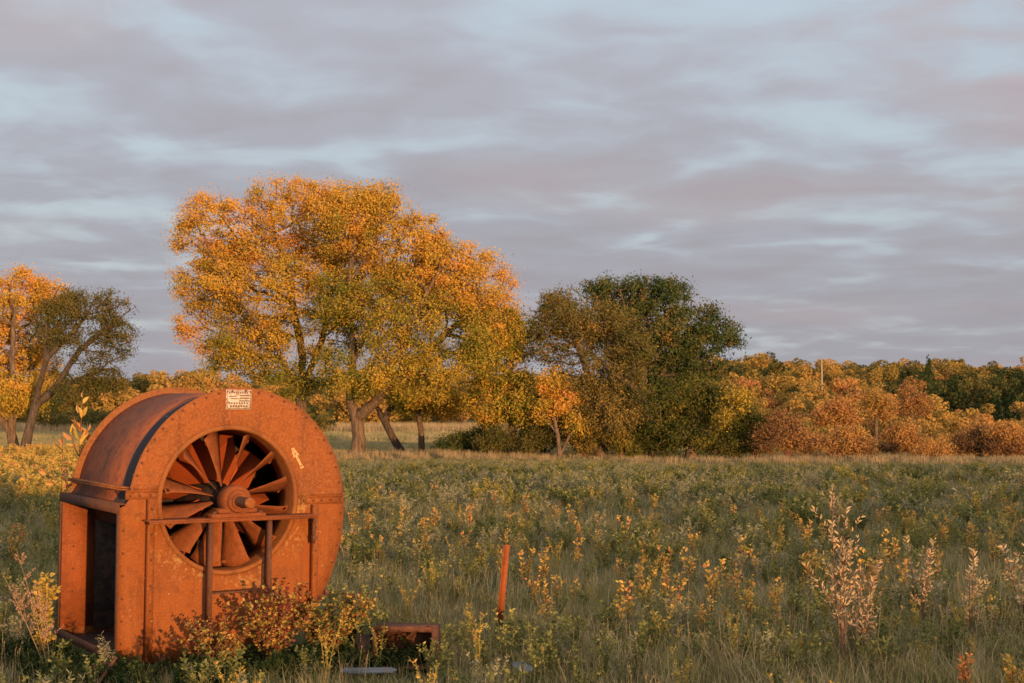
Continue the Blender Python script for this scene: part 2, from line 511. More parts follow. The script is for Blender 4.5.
def edges_mesh(g, P0, P1, R0, R1, n):
    """one open frustum per edge, vectorised"""
    d = P1 - P0
    ln = np.linalg.norm(d, axis=1)[:, None] + 1e-9
    d = d / ln
    ref = np.where(np.abs(d[:, 2:3]) > 0.9, np.array([[1.0, 0, 0]]), np.array([[0, 0, 1.0]]))
    a = np.cross(d, ref); a /= np.linalg.norm(a, axis=1)[:, None]
    b = np.cross(d, a)
    P1 = P1 + d * R1[:, None] * 0.6
    ang = np.arange(n) * 2 * PI / n
    ca, sa = np.cos(ang), np.sin(ang)
    ring = a[:, None, :] * ca[None, :, None] + b[:, None, :] * sa[None, :, None]
    v = np.concatenate([P0[:, None] + ring * R0[:, None, None], P1[:, None] + ring * R1[:, None, None]], 1)
    m_ = len(P0)
    o = np.arange(m_)[:, None, None] * 2 * n
    j = np.arange(n)
    f = np.stack([j, (j + 1) % n, (j + 1) % n + n, j + n], -1)[None] + o
    g.add(v.reshape(-1, 3), f.reshape(-1, 4))


def sample_blobs(blobs, n, shell=0.5, rg=rng):
    """points in ellipsoids (cx,cy,cz,rx,ry,rz), most of them in the outer shell"""
    vol = np.array([b[3] * b[4] * b[5] for b in blobs]) ** 0.62
    which = rg.choice(len(blobs), n, p=vol / vol.sum())
    B = np.array(blobs)[which]
    d = rg.normal(size=(n, 3)); d /= np.linalg.norm(d, axis=1)[:, None]
    r = np.where(rg.random(n) < shell, rg.uniform(0.72, 1.0, n), rg.random(n) ** (1 / 3))
    return B[:, :3] + d * r[:, None] * B[:, 3:6], which


def skeleton(trunks, clusters, step, rg, pen=0.35):
    """trunks: list of polylines sharing the root index 0 of the first"""
    P = []; par = []; pl = []
    for tr in trunks:
        for i, p in enumerate(tr):
            p = np.array(p, float)
            if i == 0 and P:
                dd = np.linalg.norm(np.array(P) - p, axis=1); k = int(dd.argmin())
                if dd[k] < 0.02:
                    last = k
                    continue
                P.append(p); par.append(k); pl.append(pl[k] + dd[k]); last = len(P) - 1
                continue
            if not P:
                P.append(p); par.append(-1); pl.append(0.0); last = 0
                continue
            P.append(p); par.append(last); pl.append(pl[last] + np.linalg.norm(P[last] - p)); last = len(P) - 1
    ntr = len(P)
    order = np.argsort(np.linalg.norm(clusters - P[ntr - 1], axis=1))
    cap = ntr + len(clusters) * 14
    PA = np.zeros((cap, 3)); LA = np.zeros(cap); PR = np.full(cap, -1)
    PA[:ntr] = P; LA[:ntr] = pl; PR[:ntr] = par
    n = ntr
    lowz = P[0][2] + 0.25 * (max(p[2] for p in P) - P[0][2])
    okm = np.zeros(cap, bool); okm[:ntr] = [p[2] > lowz for p in P]
    tips = []
    for ci in order:
        c = clusters[ci]
        d = np.linalg.norm(PA[:n] - c, axis=1)
        cost = d * (1 + 0.6 * (PA[:n, 2] > c[2] + 0.3)) + pen * LA[:n] + np.where(okm[:n], 0, 1e3)
        k = int(cost.argmin())
        a = PA[k]; dist = d[k]
        m_ = max(1, min(12, int(round(dist / step))))
        mid_off = rg.normal(size=3) * dist * 0.10; mid_off[2] -= dist * 0.06
        last = k
        for j in range(1, m_ + 1):
            tt = j / m_
            p = a + (c - a) * tt + mid_off * math.sin(PI * tt) + (rg.normal(size=3) * step * 0.10 if j < m_ else 0)
            PA[n] = p; LA[n] = LA[last] + np.linalg.norm(p - PA[last]); PR[n] = last; okm[n] = True
            last = n; n += 1
        tips.append(last)
    PA = PA[:n]; PR = PR[:n]
    cnt = np.zeros(n)
    cnt[tips] = 1
    for i in range(n - 1, 0, -1):
        cnt[PR[i]] += cnt[i]
    return PA, PR, np.maximum(cnt, 1), ntr


def build_tree(name, label, cat, D, trunks_px, blobs_px, mat, ncl, nleaf, leaf_, root_r, group=None, bark='bark', depth=0.85, clr=0.5,
               tone=0.5, tspread=0.22, tip_r=0.012, seed=1, dy=0.0, shell=0.5, pen=0.35, green_low=0.0, side_tone=None, trans_twig=True):
    """blobs_px: (px, py, rx, ry[, dD[, tone]]); trunks_px: polylines of (px, py, dD)"""
    rg = np.random.default_rng(seed)
    b0 = trunks_px[0][0]; leaf = leaf_ * 0.80; ncl = int(ncl * 1.25); clr = clr * 0.78
    base = at(b0[0], b0[1], D)
    gzv = gzf(base.x, base.y)
    root = empty(name, (base.x, base.y, gzv))
    tag(root, label, cat, group)
    org = np.array([base.x, base.y, gzv])
    s = D / F
    blobs = []; tones = []
    for b in blobs_px:
        dd = b[4] if len(b) > 4 else 0.0
        p = at(b[0], b[1], D + dd)
        blobs.append((p.x, p.y, p.z, b[2] * s, (b[2] + b[3]) / 2 * s * depth, b[3] * s)); tones.append(b[5] if len(b) > 5 else tone)
    tones = np.array(tones)
    sub = []; st_ = []
    for b, tb in zip(blobs, tones):
        m_ = 6 + int(6 * rg.random())
        for _ in range(3):
            sub.append((b[0], b[1], b[2], b[3] * .92, b[4] * .92, b[5] * .92)); st_.append(tb + rg.normal() * .05)
        for _ in range(m_):
            d_ = rg.normal(size=3); d_ /= np.linalg.norm(d_); k_ = rg.uniform(.35, .82); q_ = rg.uniform(.24, .48)
            sub.append((b[0] + d_[0] * b[3] * k_, b[1] + d_[1] * b[4] * k_, b[2] + d_[2] * b[5] * k_, b[3] * q_, b[4] * q_, b[5] * q_ * .85))
            st_.append(tb + rg.normal() * 0.09)
    blobs = sub; tones = np.array(st_)
    cl, which = sample_blobs(blobs, ncl, shell, rg)
    subc = np.array(blobs)[:, :3]
    keep = cl[:, 2] > gzv + 0.25
    cl = cl[keep]; which = which[keep]
    trs = []
    for tr in trunks_px:
        pts = [np.array(at(p[0], p[1], D + (p[2] if len(p) > 2 else 0))) for p in tr]
        trs.append(pts)
    trs[0][0] = np.array([base.x, base.y, gzv - 0.1])
    # refine the trunk polylines
    out = []
    for pts in trs:
        o = [pts[0]]
        for a, b in zip(pts[:-1], pts[1:]):
            m_ = max(1, int(np.linalg.norm(b - a) / 0.8))
            for j in range(1, m_ + 1):
                o.append(a + (b - a) * j / m_ + (rg.normal(size=3) * 0.04 if j < m_ else 0))
        out.append(o)
    PA, PR, cnt, ntr = skeleton(out, cl, 0.8, rg, pen)
    e = math.log(root_r / tip_r) / math.log(cnt[0] + 1.0)
    rad = tip_r * cnt ** e
    PA = PA - org
    i = np.arange(1, len(PA)); p = PR[i]
    g = Geo()
    big = rad[i] > 0.05
    pr = np.minimum(rad[p], rad[i] * 1.35)
    pr = np.where(p < ntr, np.where(i < ntr, rad[p], pr), pr)
    flare = np.where(p == 0, 1.35, 1.0)
    for sel, n_ in ((big, 8), (~big, 4)):
        if sel.any():
            edges_mesh(g, PA[p[sel]], PA[i[sel]], (pr * flare)[sel], rad[i[sel]], n_)
    link('trunk', g.mesh('trunk', M[bark], True), root)
    # leaves round the clusters
    g = Geo()
    nl = rg.poisson(nleaf * rg.gamma(2.2, 1 / 2.2, len(cl)))
    crs = rg.uniform(.55, 1.35, len(cl))
    own = np.repeat(np.arange(len(cl)), nl)
    off = rg.normal(size=(len(own), 3)) * clr * crs[own][:, None] * np.array([0.55, 0.55, 0.42])
    pos = cl[own] - org + off
    ct = tones[which] + rg.normal(size=len(cl)) * tspread * 0.6
    tn = ct[own] + rg.normal(size=len(own)) * tspread * 0.5
    if green_low:
        hrel = (pos[:, 2] - pos[:, 2].min()) / (np.ptp(pos[:, 2]) + 1e-6)
        tn = tn - green_low * np.clip(0.55 - hrel, 0, 1)
    ow = pos - (subc[which[own]] - org) + off * 0.5
    kk = pos[:, 2] > 0.1; pos = pos[kk]; tn = tn[kk]; ow = ow[kk]
    g.add(*leaf_quads(pos, leaf, np.clip(tn, 0.0, 1.0), rg=rg, outw=ow))
    link('crown', g.mesh('crown', M[mat]), root)
    return root


# ================================================================== the blower
PHI = R(34)
HUBD = 9.3
hub = at(228.0, 500.5, HUBD)
mach = empty('centrifugal_blower', (hub.x, hub.y, 0.012), PHI)
mach.rotation_mode = 'XYZ'
mach.rotation_euler = (R(1.1), 0, PHI)
tag(mach, 'rusty orange drum-shaped centrifugal blower with a square open outlet, standing in the grass', 'industrial blower')
HZ = 1.09
DEP = 1.18
TAB = [(-90, 1.0), (-75, 1.0), (-60, 0.985), (-48, 0.955), (-38, 0.925), (-28, 0.885), (-15, 0.852), (0, 0.829), (25, 0.805), (48, 0.780), (70, 0.752), (90, 0.728), (115, 0.690),
       (142, 0.664), (160, 0.660), (180, 0.665)]


def rad_at(deg):
    return float(np.interp(deg, [a for a, _ in TAB], [r_ for _, r_ in TAB])) - 0.042


arc = [(rad_at(a) * math.cos(R(a)), HZ + rad_at(a) * math.sin(R(a))) for a in np.arange(182, -90.1, -4)]
OUTX = -0.728
ZB = HZ - 1.0


def strip(g, poly, y0, y1, th, tone=0.5):
    """sheet that follows an xz polyline from y0 to y1 with real thickness"""
    P = [Vector((a, b)) for a, b in poly]
    N = []
    for i in range(len(P)):
        d = (P[min(i + 1, len(P) - 1)] - P[max(i - 1, 0)]).normalized()
        N.append(Vector((-d.y, d.x)))
    n = len(P)
    v = []
    for y in (y0, y1):
        for i in range(n):
            v.append((P[i].x, y, P[i].y))
        for i in range(n):
            q_ = P[i] - N[i] * th
            v.append((q_.x, y, q_.y))
    f = []
    for i in range(n - 1):
        f.append((i, i + 1, 2 * n + i + 1, 2 * n + i))
        f.append((n + i + 1, n + i, 3 * n + i, 3 * n + i + 1))
        f.append((i + 1, i, n + i, n + i + 1))
        f.append((2 * n + i, 2 * n + i + 1, 3 * n + i + 1, 3 * n + i))
    f.append((0, 2 * n, 3 * n, n)); f.append((n - 1, 2 * n - 1, 4 * n - 1, 3 * n - 1))
    g.add(v, f, tone)


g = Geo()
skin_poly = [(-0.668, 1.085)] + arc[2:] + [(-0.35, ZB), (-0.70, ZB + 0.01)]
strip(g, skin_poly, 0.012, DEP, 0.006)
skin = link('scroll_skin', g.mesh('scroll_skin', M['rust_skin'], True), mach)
skin['label'] = 'curved sheet of the drum, purple brown with grime'
# seam on the skin with its bolts
g = Geo()
box(g, (-0.705, 0.03, 1.168), (-0.655, DEP - 0.03, 1.176))
box(g, (-0.705, 0.03, 1.180), (-0.655, DEP - 0.03, 1.188))
seam = link('skin_flange', g.mesh('skin_flange', M['rust_rim']), mach)


def bolt_mesh(r_=0.0085, h=0.007, mat='rust_dark'):
    g_ = Geo()
    n = 6
    v = [(r_ * math.cos(k * PI / 3), 0, r_ * math.sin(k * PI / 3)) for k in range(n)] + [(r_ * .85 * math.cos(k * PI / 3), -h, r_ * .85 * math.sin(k * PI / 3)) for k in range(n)]
    g_.add(v, [(k, (k + 1) % n, (k + 1) % n + n, k + n) for k in range(n)])
    g_.add(v[n:], [list(range(n))])
    return g_.mesh('bolt', M[mat])


BOLT = bolt_mesh()
for k in range(11):
    b = link('bolt', BOLT, seam, (-0.688, 0.10 + k * 0.098, 1.187)); b.rotation_euler = (R(-90), 0, 0)


def side_plate(name, y, th, hole, mat, rim=0.042):
    """plate with the scroll's outline; hole radius or None"""
    out = []
    for a in np.arange(178, -90.1, -4):
        r_ = rad_at(a) + rim
        out.append((r_ * math.cos(R(a)), r_ * math.sin(R(a))))
    out += [(-0.2, -1.02), (-0.45, -1.01), (OUTX + 0.003, -1.0), (OUTX + 0.003, -0.75), (OUTX + 0.003, -0.5), (OUTX + 0.003, -0.25), (OUTX + 0.003, -0.03), (-0.69, -0.015)]
    n = len(out)
    g_ = Geo()
    v = []
    fr = [0, 0.2, 0.45, 0.75, 1.0]
    for yy in (y, y + th):
        for (x, z) in out:
            a = math.atan2(z, x)
            ri = hole if hole else 0.02
            xi, zi = ri * math.cos(a), ri * math.sin(a)
            for t_ in fr:
                v.append((xi + (x - xi) * t_, yy, HZ + zi + (z - zi) * t_))
    m_ = len(fr)
    f = []
    for i in range(n):
        j = (i + 1) % n
        for k in range(m_ - 1):
            f.append((i * m_ + k, j * m_ + k, j * m_ + k + 1, i * m_ + k + 1))
            o = n * m_
            f.append((o + i * m_ + k + 1, o + j * m_ + k + 1, o + j * m_ + k, o + i * m_ + k))
        o = n * m_
        f.append((i * m_ + m_ - 1, j * m_ + m_ - 1, o + j * m_ + m_ - 1, o + i * m_ + m_ - 1))
        if hole:
            f.append((j * m_, i * m_, o + i * m_, o + j * m_))
    g_.add(v, f)
    return link(name, g_.mesh(name, M[mat]), mach)


front = side_plate('front_plate', 0.0, 0.010, 0.464, 'rust_face')
back = side_plate('back_plate', DEP, 0.010, None, 'rust_rim')
# bolts round the edge of the front plate
for a in list(np.arange(172, -46, -7.5)):
    r_ = rad_at(a) + 0.020
    link('bolt', BOLT, front, (r_ * math.cos(R(a)), -0.001, HZ + r_ * math.sin(R(a))))
for z in np.arange(0.22, 1.05, 0.14):
    link('bolt', BOLT, front, (OUTX + 0.03, -0.001, z))

# inlet ring: rolled lip and short bell
g = Geo()
ri = 0.464
prof = [(ri + 0.022, -0.001), (ri + 0.022, -0.010), (ri + 0.004, -0.016), (ri - 0.006, -0.012), (ri - 0.010, 0.0), (ri - 0.010, 0.10), (ri - 0.03, 0.17), (ri - 0.02, 0.17), (ri - 0.002, 0.10), (ri - 0.002, 0.012)]
N = 72
v = []
for i in range(N):
    a = 2 * PI * i / N
    for r_, y in prof:
        v.append((r_ * math.cos(a), y, HZ + r_ * math.sin(a)))
m_ = len(prof)
f = [(i * m_ + k, ((i + 1) % N) * m_ + k, ((i + 1) % N) * m_ + k + 1, i * m_ + k + 1) for i in range(N) for k in range(m_ - 1)]
g.add(v, f)
link('inlet_ring', g.mesh('inlet_ring', M['rust_rim'], True), mach)

# inlet guide vanes
def vane(ang, twist, r0=0.085, r1=0.448, y=0.085, bend=0.0):
    g_ = Geo()
    rad_ = Vector((math.cos(ang), 0, math.sin(ang)))
    tan = Vector((-math.sin(ang), 0, math.cos(ang)))
    rows = []
    n = 7
    for i in range(n):
        q_ = i / (n - 1)
        r_ = r0 + (r1 - r0) * q_
        tw_ = twist * (1.22 - 0.30 * q_)
        wd = tan * math.cos(tw_) + Vector((0, 1, 0)) * math.sin(tw_)
        nn = rad_.cross(wd).normalized()
        w_ = 0.035 + 0.185 * q_ ** 0.9
        c_ = rad_ * r_ + Vector((0, y, HZ)) + nn * bend * q_ * q_
        row = []
        for j in range(4):
            f_ = j / 3 - 0.5
            rr_ = c_ + wd * w_ * f_ + nn * (0.007 * (1 - 4 * f_ * f_)) * q_ - rad_ * (0.03 * f_ * f_ * 4 * (q_ > .95))
            row.append(rr_)
        rows.append((row, nn))
    v_ = []
    for sgn in (1, -1):
        for row, nn in rows:
            for p in row:
                v_.append(tuple(p + nn * 0.0013 * sgn))
    m_ = 4; o = n * m_
    f = []
    for i in range(n - 1):
        for j in range(m_ - 1):
            a0 = i * m_ + j
            f.append((a0, a0 + 1, a0 + 1 + m_, a0 + m_)); f.append((o + a0 + m_, o + a0 + m_ + 1, o + a0 + 1, o + a0))
        f.append((i * m_, (i + 1) * m_, o + (i + 1) * m_, o + i * m_)); a3 = i * m_ + 3
        f.append((a3 + m_, a3, o + a3, o + a3 + m_))
    for j in range(m_ - 1):
        a0 = (n - 1) * m_ + j
        f.append((a0, a0 + 1, o + a0 + 1, o + a0))
    g_.add(v_, f)
    return g_


for k in range(12):
    ang = 2 * PI * (k + 0.42) / 12
    tw = R(54) + random.uniform(-0.2, 0.2)
    link('guide_vane', vane(ang, -tw, bend=random.uniform(-.03, .03)).mesh('guide_vane', M['rust_vane']), mach)

# impeller behind the vanes
g = Geo()
tube(g, [(0, 0.14, HZ), (0, 0.20, HZ), (0, 0.55, HZ), (0, 0.75, HZ)], [0.06, 0.105, 0.12, 0.12], 24)
imp = link('impeller', g.mesh('impeller', M['black_iron'], True), mach)
for k in range(10):
    a = 2 * PI * k / 10 + 0.1
    g_ = Geo()
    rad_ = Vector((math.cos(a), 0, math.sin(a))); tan = Vector((-math.sin(a), 0, math.cos(a)))
    pts = []
    for (r_, y, sw) in ((0.11, 0.24, 0.0), (0.24, 0.25, 0.02), (0.40, 0.36, 0.12), (0.40, 0.62, 0.17), (0.24, 0.66, 0.10), (0.11, 0.60, 0.06)):
        pts.append(rad_ * r_ + tan * sw * 1.6 + Vector((0, y, HZ)))
    nn = tan * 0.003
    v_ = [tuple(p + nn) for p in pts] + [tuple(p - nn) for p in pts]
    g_.add(v_, [[0, 1, 2, 5], [5, 2, 3, 4]][0:1]); g_.add(v_, [[5, 2, 3, 4]]); g_.add(v_, [[11, 8, 7, 6]]); g_.add(v_, [[10, 9, 8, 11]])
    g_.add(v_, [(i, (i + 1) % 6, (i + 1) % 6 + 6, i + 6) for i in range(6)])
    link('impeller_blade', g_.mesh('impeller_blade', M['rust_bright']), imp)
g = Geo()
v = [(0.02 * math.cos(a), 0.72, HZ + 0.02 * math.sin(a)) for a in np.linspace(0, 2 * PI, 32, endpoint=False)] + [(0.54 * math.cos(a), 0.72, HZ + 0.54 * math.sin(a)) for a in np.linspace(0, 2 * PI, 32, endpoint=False)]
g.add(v, [(i, (i + 1) % 32, (i + 1) % 32 + 32, i + 32) for i in range(32)])
link('back_disc', g.mesh('back_disc', M['black_iron']), imp)

# seams, stiffeners, bearing shelf
g = Geo()
box(g, (-0.690, -0.016, 1.160), (-0.478, -0.0005, 1.168))
box(g, (-0.690, -0.005, 1.112), (-0.478, -0.0005, 1.159))
box(g, (-0.660, -0.005, 1.169), (-0.478, -0.0005, 1.198))
fs = link('seam_flange', g.mesh('seam_flange', M['rust_face']), mach)
g = Geo()
box(g, (0.488, -0.016, 1.092), (0.826, -0.0005, 1.099))
box(g, (0.488, -0.005, 1.042), (0.824, -0.0005, 1.091))
box(g, (0.488, -0.005, 1.100), (0.824, -0.0005, 1.128))
fs2 = link('seam_flange', g.mesh('seam_flange', M['rust_face']), mach)
for x in (0.53, 0.60, 0.66, 0.73, 0.80):
    link('bolt', BOLT, fs2, (x, -0.008, 1.068))
for x in (-0.66, -0.60, -0.53):
    link('bolt', BOLT, fs, (x, -0.008, 1.135))
for x, z1 in ((-0.553, 1.11), (0.585, 1.04)):
    g = Geo()
    box(g, (x - 0.004, -0.062, 0.10), (x + 0.004, -0.0005, z1))
    box(g, (x + 0.0045, -0.008, 0.10), (x + 0.055, -0.0006, z1))
    st = link('stiffener', g.mesh('stiffener', M['rust_face']), mach)
    for z in np.arange(0.25, z1 - 0.05, 0.16):
        link('bolt', BOLT, st, (x + 0.035, -0.008, z))
g = Geo()
box(g, (-0.585, -0.150, 0.978), (0.560, -0.009, 0.986), 0.002)
box(g, (-0.585, -0.150, 0.962), (0.560, -0.142, 0.9775))
link('bearing_shelf', g.mesh('bearing_shelf', M['rust_vane']), mach)
for x in (-0.180, 0.225):
    g = Geo()
    box(g, (x - 0.004, -0.140, 0.22), (x + 0.004, -0.072, 0.976))
    box(g, (x + 0.0045, -0.140, 0.22), (x + 0.018, -0.133, 0.976))
    link('support_strut', g.mesh('support_strut', M['rust_dark']), mach)
# lower angle rail between struts
g = Geo()
box(g, (-0.175, -0.130, 0.505), (0.220, -0.120, 0.515)); 
link('cross_rail', g.mesh('cross_rail', M['rust_dark']), mach)
# hanging bracket plate on the right end of the shelf
g = Geo()
box(g, (0.575, -0.075, 0.80), (0.581, -0.064, 0.975)); box(g, (0.553, -0.10, 0.79), (0.574, -0.09, 0.972))
tube(g, [(0.565, -0.11, 0.83), (0.565, -0.085, 0.83)], 0.018, 8); tube(g, [(0.565, -0.11, 0.94), (0.565, -0.085, 0.94)], 0.015, 8)
link('end_bracket', g.mesh('end_bracket', M['rust_dark']), mach)
# pillow block bearing
g = Geo()
box(g, (-0.175, -0.148, 0.9865), (0.195, -0.030, 1.012), 0.004)
box(g, (-0.125, -0.140, 1.0125), (0.138, -0.036, 1.045), 0.008)
tube(g, [(0, -0.138, HZ), (0, -0.128, HZ), (0, -0.036, HZ), (0, -0.030, HZ)], [0.090, 0.100, 0.100, 0.092], 32)
tube(g, [(0, -0.158, HZ), (0, -0.139, HZ)], [0.068, 0.075], 32)
tube(g, [(0, -0.168, HZ), (0, -0.1585, HZ)], [0.048, 0.050], 24)
br = link('bearing', g.mesh('bearing', M['rust_vane']), mach)
for sx in (-0.135, 0.178):
    b = link('bolt', BOLT, br, (sx, -0.09, 1.012)); b.rotation_euler = (R(-90), 0, 0); b.scale = (2, 2, 2)
g = Geo()
tube(g, [(0, -0.335, HZ), (0, -0.1685, HZ)], [0.034, 0.034], 20)
tube(g, [(0, 0.13, HZ), (0, -0.029, HZ)], [0.036, 0.036], 16)
sh = link('shaft', g.mesh('shaft', M['rust_dark'], False), mach)
g = Geo()
tube(g, [(0, -0.352, HZ), (0, -0.336, HZ)], [0.028, 0.036], 20)
link('shaft_end', g.mesh('shaft_end', M['rust_face']), sh)

# outlet: frame of angle iron round the square opening
g = Geo()
zt = HZ - 0.002
y0, y1 = -0.012, DEP + 0.045
box(g, (OUTX - 0.008, y0, zt - 0.062), (OUTX, y1, zt)); box(g, (OUTX - 0.008, y0, 0.10), (OUTX, y1, 0.155))
box(g, (OUTX - 0.008, y0, 0.1555), (OUTX, y0 + 0.035, zt - 0.0625)); box(g, (OUTX - 0.008, y1 - 0.035, 0.1555), (OUTX, y1, zt - 0.0625))
box(g, (OUTX + 0.0005, y0 + 0.02, zt - 0.010), (-0.672, y1 - 0.06, zt - 0.002))
link('outlet_frame', g.mesh('outlet_frame', M['rust_dark']), mach)
g = Geo()
box(g, (OUTX + 0.001, DEP - 0.010, 0.16), (-0.50, DEP - 0.003, zt - 0.064))
ow = link('outlet_wall', g.mesh('outlet_wall', M['rust_post']), mach)
for z in np.arange(0.25, 1.0, 0.155):
    link('bolt', BOLT, ow, (OUTX + 0.08, DEP - 0.011, z))
g = Geo()
box(g, (OUTX + 0.002, 0.02, 0.105), (0.1, DEP - 0.02, 0.112))
link('outlet_floor', g.mesh('outlet_floor', M['black_iron']), mach)
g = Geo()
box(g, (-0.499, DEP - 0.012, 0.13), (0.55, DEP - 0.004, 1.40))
link('shade_sheet', g.mesh('shade_sheet', M['black_iron']), mach)  # black sheet added inside; the throat's shade is put into its colour
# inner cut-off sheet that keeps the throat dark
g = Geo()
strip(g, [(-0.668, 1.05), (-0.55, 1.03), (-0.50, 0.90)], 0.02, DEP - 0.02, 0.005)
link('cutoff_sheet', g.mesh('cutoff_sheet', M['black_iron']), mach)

# maker's plate
g = Geo()
cx, cz = 0.052, HZ + 0.652
box(g, (cx - 0.088, -0.0035, cz - 0.064), (cx + 0.088, -0.0005, cz + 0.064), 0.001)
np_ = link('maker_plate', g.mesh('maker_plate', M['plate_white']), mach)
g = Geo()
def inkbar(x0, z0, x1, z1): box(g, (cx + x0, -0.0052, cz + z0), (cx + x1, -0.0038, cz + z1))
inkbar(-0.083, 0.054, 0.083, 0.058); inkbar(-0.083, -0.059, 0.083, -0.055); inkbar(-0.083, -0.0545, -0.080, 0.0535); inkbar(0.080, -0.0545, 0.083, 0.0535)
for i in range(9):
    inkbar(-0.07 + i * 0.0155, 0.040, -0.060 + i * 0.0155, 0.049)
inkbar(-0.070, 0.018, -0.020, 0.023); inkbar(-0.055, 0.005, -0.012, 0.010)
for k in range(3):
    inkbar(0.004, 0.024 - k * 0.018, 0.074, 0.030 - k * 0.018)
for i in range(8):
    inkbar(-0.072 + i * 0.018, -0.028, -0.062 + i * 0.018, -0.018)
for i in range(7):
    inkbar(-0.060 + i * 0.018, -0.048, -0.048 + i * 0.018, -0.038)
link('lettering', g.mesh('lettering', M['plate_ink']), np_)
for sx, sz in ((-.08, .05), (.08, .05), (-.08, -.05), (.08, -.05)):
    b = link('bolt', BOLT, np_, (cx + sx, -0.004, cz + sz)); b.scale = (0.5, 0.5, 0.5)
# painted rotation arrow
g = Geo()
p1 = Vector((0.450, HZ + 0.315)); p0 = Vector((0.512, HZ + 0.205))
d = (p1 - p0).normalized(); nn = Vector((-d.y, d.x))
def flat(pts): g.add([(p.x, -0.0018, p.y) for p in pts], [list(range(len(pts)))])
flat([p0 + nn * .008, p0 - nn * .008, p1 - d * .03 - nn * .009, p1 - d * .03 + nn * .009])
flat([p1 + d * .012 + nn * .010, p1 - d * .045 + nn * .024, p1 - d * .040 + nn * .009, p1 - d * .015 + nn * 0.0])
flat([p1 + d * .022 - nn * .010, p1 - d * .015 - nn * .0, p1 - d * .040 - nn * .009, p1 - d * .050 - nn * .022])
flat([p1 + d * .018 + nn * .012, p1 - d * .02, p1 + d * .018 - nn * .012])
flat([p0 - d * .008 + nn * .014, p0 - d * .012 - nn * .012, p0 + d * .012 - nn * .012, p0 + d * .012 + nn * .01])
link('painted_arrow', g.mesh('painted_arrow', M['yellow_paint']), mach)

# ================================================================== scrap in the grass
def ground_pt(px, py):
    """where the photograph's pixel meets the level ground"""
    D = EYE * F / (py - 420.0)
    p = at(px, py, D)
    return p

# leaning rusty post
D = 10.2
p_top = at(507, 545, D); p_mid = at(500, 622, D - 0.05); p_low = at(489, 652, D - 0.1)
root = empty('post', (p_mid.x, p_mid.y, 0)); tag(root, 'narrow rusty red steel post leaning up out of the field right of the blower', 'post')
def rel(p, root): return tuple(Vector(p) - root.location)
g = Geo()
T = [Vector(rel(p_top, root)), Vector(rel(p_mid, root))]
a = (T[0] - T[1]).normalized()
sx = Vector((1, 0.15, 0)).normalized() * 0.021; sy = Vector((0, 1, 0)) * 0.05
for (o, e1, e2) in ((Vector(), sx, Vector((0, 0.005, 0))), (-sx, Vector((0.0035, 0, 0)), sy)):
    v = [tuple(b_ + o + i * e1 + j * e2) for b_ in T for i in (-1, 1) for j in (-1, 1)]
    g.add(v, [(0, 1, 3, 2), (4, 6, 7, 5), (0, 4, 5, 1), (2, 3, 7, 6), (0, 2, 6, 4), (1, 5, 7, 3)])
link('upright', g.mesh('upright', M['rust_post']), root)
g = Geo(); tube(g, [rel(p_mid, root), rel(at(496, 640, D - .07), root), rel(p_low, root), rel(at(478, 664, D - .2), root)], [0.026, 0.026, 0.024, 0.022], 8)
link('foot', g.mesh('foot', M['black_iron']), root)

# rusty open box lying in the weeds
D = 9.15
c = at(404, 662, D)
root = empty('scrap_housing', (c.x, c.y, 0.04), R(-8)); tag(root, 'dark rusty sheet metal box lying open in the weeds between blower and post', 'scrap metal')
s = D / F
W, H_, L = 60 * s, 40 * s, 0.22
g = Geo()
th = 0.006
box(g, (-W / 2, 0, H_ - th), (W / 2, L, H_)); box(g, (-W / 2, 0, 0), (W / 2, L, th)); box(g, (-W / 2, 0.001, th + .0005), (-W / 2 + th, L, H_ - th - .0005)); box(g, (W / 2 - th, 0.001, th + .0005), (W / 2, L, H_ - th - .0005)); box(g, (-W / 2 + th, L - .008, th + .0005), (W / 2 - th, L - .001, H_ - th - .0005))
link('shell', g.mesh('shell', M['rust_dark']), root)
g = Geo()
box(g, (-W / 2 - .01, -0.012, H_ - 0.024), (W / 2 - 0.0125, -0.001, H_ + 0.010)); box(g, (-W / 2 - .01, -0.012, 0.0), (-W / 2 + 0.014, -0.001, H_ - 0.0305)); box(g, (W / 2 - 0.012, -0.012, 0.0), (W / 2 + 0.004, -0.001, H_ + 0.006))
link('rim', g.mesh('rim', M['rust_dark']), root)
g = Geo()
tube(g, [(W * .30, 0.05, H_ - 0.02), (W * .42, 0.02, H_ + 0.02), (W * .50, 0.0, H_ - 0.04), (W * .46, -0.02, H_ - 0.13)], [0.008, 0.010, 0.010, 0.008], 6)
link('bent_flap', g.mesh('bent_flap', M['rust_dark']), root)
# side sheet that continues left, coloured black for its shade
g = Geo(); box(g, (-W / 2 - 0.12, 0.02, 0), (-W / 2 - 0.012, 0.03, H_ * 0.82)); link('side_sheet', g.mesh('side_sheet', M['black_iron']), root)


